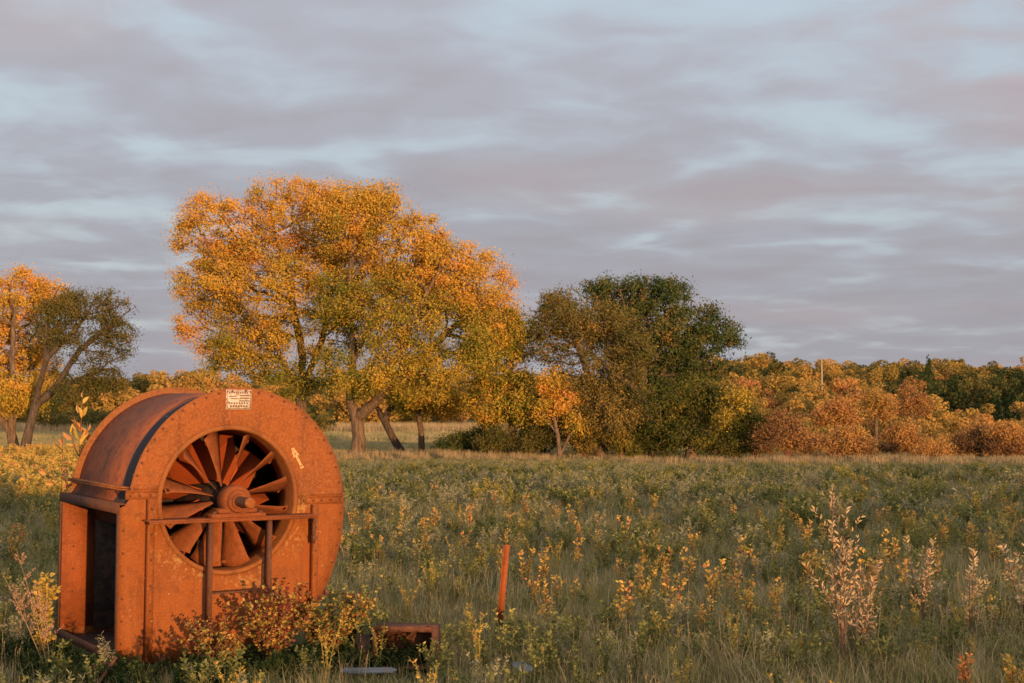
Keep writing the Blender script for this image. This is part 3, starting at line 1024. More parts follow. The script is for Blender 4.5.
def slab(name, label, cat, px, py, D, lx, ly, th, rz, tilt, mat):
    c = at(px, py, D)
    o_g = Geo()
    n = 9
    pts = []
    for i in range(n):
        a = 2 * PI * i / n
        sx_ = (abs(math.cos(a)) ** 0.5) * math.copysign(1, math.cos(a)); sy_ = (abs(math.sin(a)) ** 0.5) * math.copysign(1, math.sin(a))
        pts.append((sx_ * lx / 2 * random.uniform(0.9, 1.05), sy_ * ly / 2 * random.uniform(0.88, 1.05)))
    v = [(x, y, th + 0.25 * th * math.sin(5 * x)) for x, y in pts] + [(x, y, 0) for x, y in pts]
    o_g.add(v, [list(range(n))]); o_g.add(v, [list(range(2 * n - 1, n - 1, -1))]); o_g.add(v, [(i + n, (i + 1) % n + n, (i + 1) % n, i) for i in range(n)])
    o = link(name, o_g.mesh(name, M[mat]), None, (c.x, c.y, c.z)); o.rotation_euler = (R(tilt), 0, rz)
    return tag(o, label, cat)


slab('metal_sheet', 'long pale grey metal sheet lying flat below the rusty box in the weeds', 'metal sheet', 368, 671, 8.80, 0.36, 0.10, 0.008, 0.05, 8, 'board')
slab('metal_scrap', 'small pale grey scrap of metal lying in the grass right of the leaning post', 'scrap metal', 524, 668, 8.85, 0.13, 0.16, 0.01, 0.5, 14, 'board')

# rusty frame leaning at the foot of the outlet
root = empty('ladder_frame', (at(97, 668, 8.55).x, 8.55, 0.0), R(-30)); tag(root, 'short rusty ladder-like steel frame leaning against the foot of the blower outlet', 'metal frame')
for sx_ in (-0.055, 0.055):
    g = Geo(); tube(g, [(sx_, -0.12, 0.0), (sx_, 0.10, 0.20)], 0.010, 6); link('rail', g.mesh('rail', M['rust_dark']), root)
for k in range(4):
    g = Geo(); zz = 0.03 + k * 0.045; tube(g, [(-0.055, -0.12 + zz * 1.1, zz), (0.055, -0.12 + zz * 1.1, zz)], 0.006, 6); link('rung', g.mesh('rung', M['rust_dark']), root)

# ================================================================== trees of the tree row
build_tree('maple_tree', 'tall golden maple with fanned stems rising directly behind the blower', 'tree', 63,
           [[(304, 455, 0), (303, 420, 0), (300, 395, 0)], [(300, 395), (278, 350, -1), (240, 300, -2), (215, 262, -2)], [(300, 395), (300, 340, 1), (285, 270, 0), (270, 215, 0)],
            [(300, 395), (322, 340, 1), (335, 280, 1), (330, 220, 1)]],
           [(222, 235, 52, 45, 0, .62), (290, 215, 55, 42, 0, .62), (340, 235, 48, 48, 1, .66), (215, 285, 42, 34, -1, .5), (280, 290, 55, 45, -1, .5), (182, 328, 28, 14, 0, .66), (252, 345, 46, 26, -1, .35),
            (285, 380, 30, 26, -1.5, .15), (190, 238, 22, 26, 0, .5), (205, 210, 22, 18, 0, .6), (222, 350, 26, 16, 0, .4), (330, 330, 36, 42, 0, .35), (245, 368, 46, 16, 0, .3), (300, 385, 30, 18, -1, .18), (312, 255, 50, 45, 2, .6), (250, 260, 50, 40, 2, .6), (210, 290, 42, 38, 1, .5), (255, 320, 50, 36, 1, .4), (320, 200, 34, 20, 0, .66)],
           'leaf_gold', 1000, 112, 0.112, 0.24, group='golden maples of the tree row', seed=3, clr=0.55, pen=0.25)
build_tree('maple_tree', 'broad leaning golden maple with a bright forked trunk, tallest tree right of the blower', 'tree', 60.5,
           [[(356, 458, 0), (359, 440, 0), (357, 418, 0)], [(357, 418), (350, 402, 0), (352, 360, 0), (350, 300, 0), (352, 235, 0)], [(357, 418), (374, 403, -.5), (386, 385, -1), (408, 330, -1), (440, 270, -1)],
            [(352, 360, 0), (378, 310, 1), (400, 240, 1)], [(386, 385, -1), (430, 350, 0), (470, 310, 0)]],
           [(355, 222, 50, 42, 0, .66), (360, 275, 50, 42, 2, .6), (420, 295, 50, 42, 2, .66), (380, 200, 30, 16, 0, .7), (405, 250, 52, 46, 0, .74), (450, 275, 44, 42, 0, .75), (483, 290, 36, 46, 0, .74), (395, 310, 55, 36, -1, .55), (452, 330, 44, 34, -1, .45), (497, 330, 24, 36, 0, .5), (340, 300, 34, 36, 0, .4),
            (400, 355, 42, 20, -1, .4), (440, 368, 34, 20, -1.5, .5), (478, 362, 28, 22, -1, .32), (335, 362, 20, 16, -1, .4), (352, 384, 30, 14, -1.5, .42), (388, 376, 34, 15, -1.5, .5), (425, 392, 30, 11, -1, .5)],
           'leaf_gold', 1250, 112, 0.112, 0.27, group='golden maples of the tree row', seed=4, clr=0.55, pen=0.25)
build_tree('maple_tree', 'thin golden maple with a dark trunk leaning left, just right of the forked maple', 'tree', 68,
           [[(404, 449, 0), (392, 436, 0), (384, 420, 0), (372, 398, 0)], [(384, 420), (400, 392, 0), (420, 370, 0)]],
           [(392, 385, 30, 18, 0, .55), (425, 375, 26, 20, 0, .5), (405, 405, 18, 8, 0, .5)], 'leaf_gold', 110, 60, 0.13, 0.17, bark='bark_dark', seed=5, clr=0.5)
build_tree('maple_tree', 'small golden-green maple with a straight thin trunk under the big maple', 'tree', 66,
           [[(422, 449, 0), (421, 430, 0), (417, 408, 0), (424, 385, 0)]],
           [(425, 392, 28, 22, 0, .6), (448, 400, 24, 20, 0, .66), (404, 400, 18, 16, 0, .3)], 'leaf_gold', 150, 80, 0.13, 0.13, seed=6, clr=0.5)
build_tree('maple_tree', 'yellow-green maple with one thin lit trunk between the golden maple and the oak', 'tree', 62,
           [[(512, 456, 0), (512, 430, 0), (510, 400, 0), (508, 350, 0)]],
           [(500, 360, 34, 36, 0, .38), (520, 400, 34, 30, -1, .28), (488, 400, 26, 26, -1, .42), (520, 340, 22, 28, 0, .22), (505, 325, 22, 22, 0, .4), (540, 420, 16, 20, 0, .25)], 'leaf_gold', 360, 70, 0.13, 0.16, seed=7, clr=0.5, tspread=.25)
build_tree('oak_tree', 'large dark green oak with a dense domed crown, darkest tree of the row', 'tree', 68,
           [[(642, 456, 0), (642, 430, 0), (644, 400, 0), (640, 350, 0)], [(644, 400), (670, 360, 0), (700, 330, 0)], [(640, 350), (625, 310, 0), (620, 290, 0)], [(644, 400), (600, 360, -1), (565, 340, -1)]],
           [(625, 300, 40, 25, 1, .25), (655, 298, 38, 24, 1, .25), (690, 325, 30, 24, 0, .3), (722, 335, 19, 17, 0, .25), (655, 340, 55, 40, 0, .5), (700, 362, 30, 22, 0, .35), (610, 330, 36, 28, 0, .4), (640, 385, 50, 35, 1, .25), (560, 315, 28, 20, 0, .45), (710, 315, 16, 12, 0, .3), (735, 340, 9, 8, 0, .25), (597, 290, 16, 12, 0, .25)],
           'leaf_oak', 760, 80, 0.15, 0.34, bark='bark_dark', seed=8, clr=0.5, tspread=.34)
build_tree('ash_tree', 'olive brown thin-leaved tree with a lit orange trunk in front of the oak', 'tree', 61,
           [[(599, 457, 0), (601, 438, 0), (600, 420, 0), (590, 380, 0), (575, 340, 0)], [(600, 420), (612, 370, 0), (605, 320, 0)]],
           [(575, 320, 42, 30, 0, .5), (605, 335, 36, 36, 0, .55), (550, 345, 24, 22, 0, .35), (590, 375, 40, 30, -1, .5), (612, 415, 36, 30, -1, .62), (635, 350, 24, 34, -1, .4), (578, 430, 20, 20, 0, .45), (560, 298, 18, 12, 0, .5)],
           'leaf_olive', 560, 52, 0.12, 0.22, seed=9, clr=0.5, tspread=.25)
build_tree('golden_shrub', 'bright golden tall shrub lit by the sun at the left foot of the oak', 'shrub', 59.5,
           [[(560, 456, 0), (558, 435, 0), (552, 410, 0)], [(560, 456), (572, 430, 0), (580, 412, 0)]],
           [(550, 383, 18, 14, 0, .6), (563, 400, 20, 14, 0, .66), (545, 410, 14, 14, 0, .45), (574, 425, 11, 12, 0, .5)], 'leaf_gold', 105, 75, 0.11, 0.09, seed=10, clr=0.42)
build_tree('ash_tree', 'low bushy green tree spreading at the right foot of the oak', 'tree', 60,
           [[(690, 459, 0), (692, 440, 0), (700, 415, 0)], [(692, 440), (672, 415, 0), (665, 395, 0)], [(692, 440), (720, 425, 0), (742, 405, 0)]],
           [(690, 400, 40, 30, 0, .35), (660, 410, 30, 30, 0, .5), (725, 410, 32, 26, 0, .35), (705, 437, 48, 18, 0, .4), (665, 440, 30, 16, 0, .3), (742, 430, 22, 22, 0, .35), (735, 402, 16, 10, -1.5, .95), (726, 417, 10, 8, -2, .9)],
           'leaf_green', 420, 75, 0.12, 0.2, seed=12, clr=0.5, tspread=.25)
build_tree('willow_shrub', 'dark leafy bush at the edge of the field between the two thin maples', 'shrub', 63,
           [[(478, 457, 0), (478, 440, 0)], [(478, 457), (462, 440, 0)], [(478, 457), (494, 440, 0)]],
           [(478, 440, 26, 13, 0, .2), (460, 446, 18, 10, 0, .2), (500, 444, 16, 12, 0, .3), (488, 430, 16, 9, 0, .3)], 'leaf_oak', 120, 80, 0.11, 0.06, bark='bark_dark', seed=13, clr=0.4)
build_tree('willow_shrub', 'dark bush behind the golden shrub, filling the foot of the oak', 'shrub', 66,
           [[(545, 455, 0), (545, 435, 0)], [(545, 455), (530, 435, 0)], [(545, 455), (565, 435, 0)]],
           [(530, 435, 22, 18, 0, .2), (560, 430, 24, 20, 0, .2), (620, 440, 24, 16, 0, .2), (590, 436, 22, 18, 0, .2), (648, 438, 24, 18, 0, .15)], 'leaf_oak', 220, 70, 0.13, 0.06, bark='bark_dark', seed=14, clr=0.45)
for i, (lb, px, D, bl, mt) in enumerate([
    ('olive bush filling the gap left of the thin lit maple trunk', 492, 60.5, [(488, 446, 16, 10, 0, .4), (500, 438, 14, 12, 0, .3)], 'leaf_olive'),
    ('brown-olive bush right of the thin lit maple trunk', 530, 60.8, [(528, 444, 18, 12, 0, .35), (540, 434, 14, 14, 0, .3)], 'leaf_olive'),
    ('tangled bush between the golden shrub and the orange-lit trunk', 583, 60.2, [(582, 445, 14, 11, 0, .5), (588, 434, 12, 10, 0, .4)], 'leaf_olive'),
    ('yellow-green bush just right of the orange-lit trunk', 620, 60.0, [(620, 440, 15, 15, 0, .8), (630, 448, 14, 8, 0, .6)], 'leaf_green'),
    ('dark green bush under the middle of the oak', 652, 60.8, [(650, 444, 18, 12, 0, .3), (662, 436, 16, 14, 0, .3)], 'leaf_green'),
    ('low dark bush under the small golden-green maple', 446, 62, [(446, 448, 16, 8, 0, .2), (456, 442, 10, 8, 0, .3)], 'leaf_oak'),
    ('straggly brown-green bush at the right end of the oak undergrowth', 735, 59.6, [(735, 446, 18, 10, 0, .4), (722, 450, 14, 8, 0, .35)], 'leaf_olive')]):
    b = bl[0]
    build_tree('understory_bush', lb, 'bush', D, [[(px, 458, 0), (px, 450, 0)], [(px, 458), (px - 7, 446, 0)], [(px, 458), (px + 7, 445, 0)]],
               bl, mt, 62, 62, .105, .045, bark='stem_red', seed=80 + i, clr=.4, group='undergrowth bushes of the tree row', tip_r=.008)
# left edge
build_tree('maple_tree', 'bright golden maple at the left edge, trunk leaning left', 'tree', 74,
           [[(15, 449, 0), (11, 432, 0), (0, 418, 0), (-18, 390, 0), (-22, 340, 0)], [(11, 432), (14, 405, 0), (12, 360, 0), (15, 310, 0)]],
           [(-25, 310, 50, 45, 1, .7), (20, 300, 38, 34, 2, .72), (48, 298, 26, 22, 3, .8), (0, 350, 48, 36, 2, .68), (40, 350, 26, 40, 3, .7), (10, 390, 40, 24, -1, .6), (-30, 385, 40, 30, 0, .6), (30, 400, 26, 14, -1, .55)],
           'leaf_gold', 620, 80, 0.145, 0.24, seed=15, clr=0.6, group='golden maples of the tree row')
build_tree('ash_tree', 'sparse grey-green tree with bare dark branches beside the golden maple at the left edge', 'tree', 71,
           [[(24, 451, 0), (29, 430, 0), (36, 405, 0)], [(36, 405), (52, 392, 0), (72, 382, 0), (100, 370, -1)], [(36, 405), (46, 360, -1), (48, 310, -1), (60, 285, -1)], [(46, 360, -1), (75, 330, -1), (95, 300, -1)], [(52, 392), (80, 350, -1), (118, 320, -1)]],
           [(75, 305, 36, 20, -1, .4), (110, 310, 24, 24, -1, .45), (118, 340, 18, 24, -1, .4), (90, 345, 34, 24, -1, .4), (55, 325, 24, 30, -1, .35), (100, 378, 26, 18, -1, .3), (80, 390, 30, 12, -1, .35), (118, 385, 16, 10, -1, .35)],
           'leaf_olive', 520, 42, 0.12, 0.22, bark='bark_dark', seed=16, clr=0.45, tip_r=0.013)

# shrubs along the right edge of the field
SH_SPEC = [
    ('rust-brown twiggy shrub, first bush right of the green tree at the field edge', 788, 458, 58, [(783, 428, 24, 20, 0, .45), (802, 441, 22, 15, 0, .7), (766, 438, 16, 16, 0, .3)], 'leaf_rust', 170, 34, .10),
    ('rounded brown-orange shrub in the middle of the right-hand field edge', 843, 461, 57.5, [(845, 442, 24, 16, 0, .7), (826, 448, 18, 11, 0, .5), (862, 449, 15, 11, 0, .35), (850, 434, 12, 8, 0, .8)], 'leaf_rust', 160, 50, .10),
    ('tall orange shrub with a lumpy crown right of the rounded brown one', 900, 464, 60, [(900, 436, 18, 13, 0, .85), (886, 449, 15, 11, 0, .45), (914, 446, 14, 11, 0, .7), (906, 428, 11, 7, 0, .95)], 'leaf_rust', 130, 70, .10),
    ('bright orange low shrub lit at the right-hand field edge', 933, 465, 57, [(935, 450, 16, 10, 0, 1.0), (922, 455, 14, 9, 0, .9), (943, 457, 12, 7, 0, .9)], 'leaf_rust', 70, 70, .09),
    ('dark red-brown shrub between the bright orange low shrub and the far right golden one', 968, 465, 60, [(968, 444, 17, 14, 0, .1), (983, 438, 14, 11, 0, .0), (960, 454, 15, 8, 0, .2)], 'leaf_rust', 110, 60, .10),
    ('golden shrub standing at the far right edge of the picture', 1008, 464, 59, [(1006, 432, 18, 12, 0, .95), (1018, 446, 14, 11, 0, .5), (996, 450, 13, 10, 0, .3)], 'leaf_rust', 110, 70, .10),
    ('low brownish green bush at the right end of the tree row', 755, 459, 59.5, [(757, 440, 16, 16, 0, .4), (765, 425, 12, 12, 0, .3)], 'leaf_green', 60, 60, .10),
]
for i, (lb, px, py, D, bl, mt, nc, nl, ls) in enumerate(SH_SPEC):
    b = bl[0]
    build_tree('field_edge_shrub', lb, 'shrub', D, [[(px, py, 0), (px, py - 10, 0)], [(px, py), (px - 10, py - 18, 0), (b[0] - 8, b[1], 0)], [(px, py), (px + 9, py - 16, 0), (b[0] + 8, b[1], 0)]],
               bl, mt, nc, nl, ls, 0.05, bark='stem_red', seed=30 + i, clr=0.36, group='shrubs along the far edge of the field', tip_r=0.008)

# ------------------------------------------------------------------ woods beyond
def crown_proto(seed, n, leaf, conic=False):
    rg = np.random.default_rng(seed)
    k = 16
    cen = rg.normal(size=(k, 3)) * np.array([0.27, 0.27, 0.18]) + np.array([0, 0, 0.60])
    bl = [(c_[0], c_[1], max(c_[2], 0.3), rg.uniform(.11, .20), rg.uniform(.11, .20), rg.uniform(.09, .15)) for c_ in cen]
    bl.append((0, 0, .35, .3, .3, .3))
    if conic:
        bl = [(0, 0, .1 + .09 * j, .34 - .033 * j, .34 - .033 * j, .1) for j in range(10)]
    p, wh = sample_blobs(bl, n, 0.75, rg)
    p[:, 2] = np.maximum(p[:, 2], 0.02)
    ct = rg.normal(size=len(bl)) * 0.05
    t_ = ct[wh] + rg.normal(size=n) * 0.07
    return leaf_quads(p, leaf, t_, aspect=0.85, rg=rg, outw=p - np.array(bl)[wh][:, :3])


PROTO = [crown_proto(100 + i, 2600, 0.048) for i in range(6)]
CON = [crown_proto(120 + i, 1150, 0.07, True) for i in range(2)]
PROTO_NEAR = [crown_proto(140 + i, 2800, 0.045) for i in range(5)]


def scatter(g, protos, pts, rg):
    for (x, y, h, wd, tn) in pts:
        v, f, t_ = protos[rg.integers(len(protos))]
        a = rg.uniform(0, 2 * PI); ca, sa = math.cos(a), math.sin(a)
        s_ = np.array([wd, wd, h])
        vv = np.stack([v[:, 0] * ca - v[:, 1] * sa, v[:, 0] * sa + v[:, 1] * ca, v[:, 2]], 1) * s_ + np.array([x, y, gzf(x, y) - 0.1])
        g.add(vv, f, np.clip(t_ + tn, 0, 1))


rg = np.random.default_rng(77)
right = []; rightg = []; near = []
for i in range(560):
    y = 78 + (350 - 78) * rg.random() ** 0.8
    ratio = rg.uniform(0.13, 0.47)
    x = ratio * y
    h = rg.uniform(3.6, 7.2) * (0.8 + 0.3 * sstep(y, 100, 250))
    cn = vnoise(np.array([x]), np.array([y]), 24, 5)[0]
    tn = 0.53 + 0.30 * (cn - 0.5) + rg.normal() * 0.07
    if rg.random() < 0.10: tn = rg.uniform(0.15, 0.35)
    if rg.random() < 0.10: tn = rg.uniform(.78, .92)
    if 0.235 < ratio and 170 < y < 270:
        tn = rg.uniform(0.0, 0.28) if rg.random() < 0.8 else tn
    if y < 120:
        tn = min(tn, 0.70) - 0.03
    if y < 130: near.append((x, y, h * rg.uniform(.5, .85), h * rg.uniform(.6, .85), rg.uniform(.15, .8)))
    elif y > 150 and ratio > 0.27 and y < 260 and rg.random() < 0.3: rightg.append((x, y, h * 1.3, h * 0.8, 0.05))
    else: right.append((x, y, h, h * rg.uniform(.95, 1.25), tn))
g = Geo(); scatter(g, PROTO, right, rg); scatter(g, CON, rightg, rg); scatter(g, PROTO_NEAR, near, rg)
o = link('hillside_woodland', g.mesh('hillside_woodland', M['leaf_wood']))
tag(o, 'orange, gold and green autumn woodland covering the low hill on the right', 'woodland', kind='stuff')
g = Geo(); left = []
for i in range(300):
    y = rg.uniform(238, 330)
    ratio = rg.uniform(-0.45, 0.18)
    x = ratio * y
    h = rg.uniform(6.5, 9.5)
    tn = 0.55 + rg.normal() * 0.10
    if rg.random() < 0.25: tn = rg.uniform(0.1, 0.35)
    left.append((x, y, h, h * rg.uniform(.95, 1.2), tn))
for i in range(70):
    y = rg.uniform(150, 200); ratio = rg.uniform(-0.33, -0.12)
    if -0.13 < ratio: continue
    left.append((ratio * y, y, rg.uniform(2.0, 3.2), rg.uniform(3, 4.5), rg.uniform(0.05, 0.35)))
scatter(g, PROTO, left, rg)
o = link('distant_woodland', g.mesh('distant_woodland', M['leaf_wood']))
tag(o, 'band of golden autumn woodland beyond the meadow behind the tree row', 'woodland', kind='stuff')

# individual trees that stand out of the hillside
for i, (lb, px, py, D, bl, mt) in enumerate([
    ('red-brown round tree standing out among dark greens high on the right hillside', 912, 425, 150, [(912, 392, 16, 15, 0, .6), (905, 405, 14, 12, 0, .5), (920, 404, 13, 10, 0, .6)], 'leaf_rust'),
    ('orange round tree in the middle of the hillside, left of the red-brown one', 876, 425, 140, [(876, 400, 16, 12, 0, .68), (868, 410, 12, 10, 0, .6), (885, 411, 11, 9, 0, .75)], 'leaf_wood'),
    ('dark olive round tree breaking the skyline of the right hillside', 952, 385, 300, [(952, 366, 15, 8, 0, .6), (943, 372, 10, 6, 0, .5), (962, 372, 9, 6, 0, .5)], 'leaf_oak'),
    ('bright orange tree at the middle height of the hillside above the field edge shrubs', 836, 430, 110, [(838, 410, 18, 12, 0, .7), (826, 418, 13, 10, 0, .65), (850, 418, 12, 9, 0, .75)], 'leaf_wood')]):
    build_tree('hillside_tree', lb, 'tree', D, [[(px, py, 0), (px, py - 8, 0), (bl[0][0], bl[0][1] + 6, 0)]], bl, mt, 90, 60, 0.22 if D < 200 else 0.4, 0.16, seed=60 + i, clr=0.7, tip_r=0.02)

# utility pole on the skyline
p = at(822, 385, 205); top = at(821.5, 359.5, 205)
gzp = gzf(p.x, p.y)
root = empty('utility_pole', (p.x, p.y, gzp)); tag(root, 'thin pale utility pole rising from the woods on the skyline', 'utility pole')
g = Geo(); tube(g, [(0, 0, 0), (0, 0, top.z - gzp)], [0.085, 0.07], 8); link('mast', g.mesh('mast', M['plate_white']), root)
g = Geo(); box(g, (-0.35, -0.05, top.z - gzp - 0.45), (0.35, 0.05, top.z - gzp - 0.35)); link('crossarm', g.mesh('crossarm', M['bark']), root)

# ------------------------------------------------------------------ unseen leaf clumps added behind the camera, heights shaped to shade the field
g = Geo(); hp = []
U = Vector((0.888, 0.46, 0))
rgh = np.random.default_rng(9)
for i in range(210):
    u = -14 + i * 0.33 + rgh.uniform(-.1, .1)
    dist = 35 + rgh.uniform(-1.0, 1.0)
    if u < 4.6: h = 1.58
    elif u < 9.5: h = 1.74 + 0.07 * (u - 4.6)
    else: h = 2.12 + min(0.5, (u - 9.5) * 0.03)
    h = h * rgh.uniform(0.90, 1.06)
    p = U * u + SH * dist
    hp.append((p.x, p.y, h, 1.1, 0.25))
scatter(g, [crown_proto(170 + i, 700, 0.16) for i in range(4)], hp, rgh)
o = link('shade_hedge', g.mesh('shade_hedge', M['leaf_green']))
tag(o, 'low row of leaf clumps added behind the viewpoint to shade the field', 'shade_hedge', kind='stuff')


# ================================================================== plants of the field
def stem_plant(g_st, g_lf, rg, base, height, nst, spread, leafL, leafW, dens, tone, tsp, start=0.25, branch=0, lean=(0, 0), stem_r=0.004, droop=0.0, upness=0.6, plume=False):
    for s_ in range(nst):
        a = rg.uniform(0, 2 * PI); h = height * rg.uniform(0.72, 1.0)
        if s_ == 0: h = height
        off = np.array([math.cos(a), math.sin(a), 0]) * spread * rg.uniform(0.2, 1.0)
        tip = base + off + np.array([lean[0], lean[1], 0]) + np.array([0, 0, h])
        mid = base + off * 0.25 + np.array([lean[0] * .3, lean[1] * .3, h * 0.5]) + rg.normal(size=3) * h * 0.03
        curve = []
        for j in range(9):
            t_ = j / 8
            curve.append((1 - t_) ** 2 * base + 2 * t_ * (1 - t_) * mid + t_ * t_ * tip)
        tube(g_st, curve, [stem_r * (1 - 0.75 * j / 8) for j in range(9)], 4, cap=False)
        lines = [(np.array(curve), start, 1.0)]
        for b_ in range(branch):
            t_ = rg.uniform(max(start, .3), 0.9); k = int(t_ * 8)
            p0 = curve[k]; ang = rg.uniform(0, 2 * PI); L_ = h * rg.uniform(0.14, 0.30) * (1.15 - t_ * 0.5)
            d_ = np.array([math.cos(ang) * 0.6, math.sin(ang) * 0.6, 0.75])
            p2 = p0 + d_ * L_; pm = p0 + d_ * L_ * 0.5 + np.array([d_[0], d_[1], -0.2]) * L_ * .12
            tube(g_st, [p0, pm, p2], [stem_r * .5, stem_r * .4, stem_r * .2], 3, cap=False)
            lines.append((np.array([p0, pm, p2]), 0.15, 0.85))
        for (ln, st, sc) in lines:
            seg = np.linalg.norm(np.diff(ln, axis=0), axis=1).sum()
            n = max(3, int(seg * (1 - st) * dens))
            tt = rg.uniform(st, 1.0, n) ** 0.9 * (len(ln) - 1)
            k = np.minimum(tt.astype(int), len(ln) - 2); fr = (tt - k)[:, None]
            pb = ln[k] * (1 - fr) + ln[k + 1] * fr
            ax = ln[k + 1] - ln[k]; ax /= np.linalg.norm(ax, axis=1)[:, None] + 1e-9
            d_ = rg.normal(size=(n, 3)); d_ -= ax * (d_ * ax).sum(1)[:, None]
            d_ /= np.linalg.norm(d_, axis=1)[:, None]
            d_ = d_ + ax * upness; d_[:, 2] -= droop
            size = rg.uniform(0.6, 1.15, n) * sc
            tn = np.clip(tone + rg.normal(size=n) * tsp + 0.15 * (tt / (len(ln) - 1) - .5), 0, 1)
            g_lf.add(*folded_leaves(pb, d_, leafL * size, leafW * size, tn, rg))


def plant(name, label, cat, px, D, top_py, nst, spread, leafL, leafW, dens, mat, tone, tsp=.18, start=.25, branch=0, seed=0, group=None, stem='stem_red', lean=(0, 0), stem_r=.004, upness=.6, y_off=0, droop=0.0):
    rg_ = np.random.default_rng(seed)
    b = at(px, 500, D); z0 = gzf(b.x, b.y)
    h = at(px, top_py, D).z - z0
    root = empty(name, (b.x, b.y, z0)); tag(root, label, cat, group)
    gs, gl = Geo(), Geo()
    stem_plant(gs, gl, rg_, np.zeros(3), h, nst, spread, leafL, leafW, dens, tone, tsp, start, branch, lean, stem_r, droop, upness)
    link('stem', gs.mesh('stem', M[stem], True), root); link('foliage', gl.mesh('foliage', M[mat]), root)
    return root


plant('silverberry_bush', 'tall slender tan-leaved bush with three spires, tallest plant in the right foreground', 'bush', 842, 9.4, 487, 3, .15, .046, .014, 62, 'leaf_silver', .80, .14, .32, 8, 1, lean=(-.02, 0), stem_r=.007, upness=.9)
plant('silverberry_bush', 'dense tan and gold leaved bush just right of the tallest spires', 'bush', 858, 9.5, 541, 5, .19, .040, .014, 75, 'leaf_silver', .78, .18, .25, 6, 2, stem_r=.005, upness=.8)
plant('silverberry_bush', 'loose pinkish tan bush in the middle of the right foreground', 'bush', 918, 11.0, 536, 4, .22, .044, .015, 65, 'leaf_silver', .75, .15, .3, 5, 3, stem_r=.005, upness=.8)
plant('silverberry_bush', 'single narrow tan spire right of the loose pinkish bush', 'bush', 966, 10.4, 550, 2, .05, .050, .016, 120, 'leaf_silver', .8, .12, .35, 5, 4, stem_r=.005, upness=.8)
plant('silverberry_bush', 'tan bush cut by the right edge of the picture', 'bush', 1020, 10.6, 541, 4, .16, .050, .017, 110, 'leaf_silver', .7, .15, .3, 5, 5, stem_r=.005)
plant('silverberry_bush', 'small orange-tipped spire at the bottom edge near the right corner', 'bush', 965, 8.5, 655, 3, .08, .040, .016, 130, 'leaf_sun', .8, .15, .3, 4, 6)
plant('silverberry_bush', 'low golden plant in the bottom right corner', 'bush', 1012, 8.4, 655, 5, .16, .036, .020, 130, 'leaf_sun', .55, .15, .2, 4, 7)
# far, paler grey-green tall weeds by the right of the field
for i, (px, D, ty, lb) in enumerate([(1020, 30, 462, 'tall grey-green weed at the right picture edge in mid field'), (968, 24, 487, 'grey-green weed with a dark stem in mid field on the right'), (915, 22, 500, 'pale sage weed in mid field behind the loose tan bush'), (880, 26, 490, 'broad sage weed in mid field above the tall spires')]):
    plant('sage_weed', lb, 'weed', px, D, ty, 7, .5, .08, .03, 70, 'leaf_sage', .5, .2, .1, 5, 40 + i, stem_r=.008)
# left
plant('sapling', 'young sapling with large orange and yellow leaves behind the blower outlet', 'sapling', 82, 10.15, 392, 2, .05, .105, .042, 34, 'leaf_sun', .72, .25, .72, 2, 8, stem_r=.007, upness=1.4)
plant('sapling', 'small pink-orange leaved sapling left of the taller one behind the outlet', 'sapling', 64, 10.2, 442, 2, .06, .085, .040, 26, 'leaf_sun', .98, .1, .8, 1, 18, stem_r=.005, upness=1.0)
plant('yellow_bush', 'yellow-green leafy bush against the left side of the blower outlet', 'bush', 46, 9.35, 574, 7, .10, .042, .026, 110, 'leaf_sun', .42, .15, .15, 3, 9, upness=.5)
# dried plume weed
rgp = np.random.default_rng(21)
b = at(52, 600, 8.9)
root = empty('dried_weed', (b.x, b.y, 0)); tag(root, 'dried pinkish brown seed plume leaning left at the left edge', 'weed')
gs, gl = Geo(), Geo()
for (tx, ty, s0) in ((16, 548, .25), (2, 572, .3), (40, 600, .4)):
    tp = np.array(at(tx, ty, 8.9)) - np.array([b.x, b.y, 0.0]); base = np.zeros(3)
    md = tp * 0.5 + np.array([0.03, 0, -.02])
    cur = [(1 - t_) ** 2 * base + 2 * t_ * (1 - t_) * md + t_ * t_ * tp for t_ in np.linspace(0, 1, 10)]
    tube(gs, cur, [.004 * (1 - .08 * j) for j in range(10)], 4, cap=False)
    cur = np.array(cur)
    for k in range(16):
        t_ = rgp.uniform(s0 + .15, 1); p0 = cur[min(9, int(t_ * 9))]
        L_ = .14 * (1.25 - t_) + .03
        d_ = rgp.normal(size=3) * .5; d_[2] = 0.9; d_ /= np.linalg.norm(d_)
        p1 = p0 + d_ * L_
        tube(gs, [p0, p1], [.0015, .001], 3, cap=False)
        n = 26; tt = rgp.random(n)[:, None]
        pb = p0 * (1 - tt) + p1 * tt + rgp.normal(size=(n, 3)) * .004
        gl.add(*folded_leaves(pb, rgp.normal(size=(n, 3)), np.full(n, .010), np.full(n, .008), np.clip(rgp.normal(.5, .25, n), 0, 1), rgp))
link('stem', gs.mesh('stem', M['stem_tan'], True), root); link('seed_head', gl.mesh('seed_head', M['plume']), root)

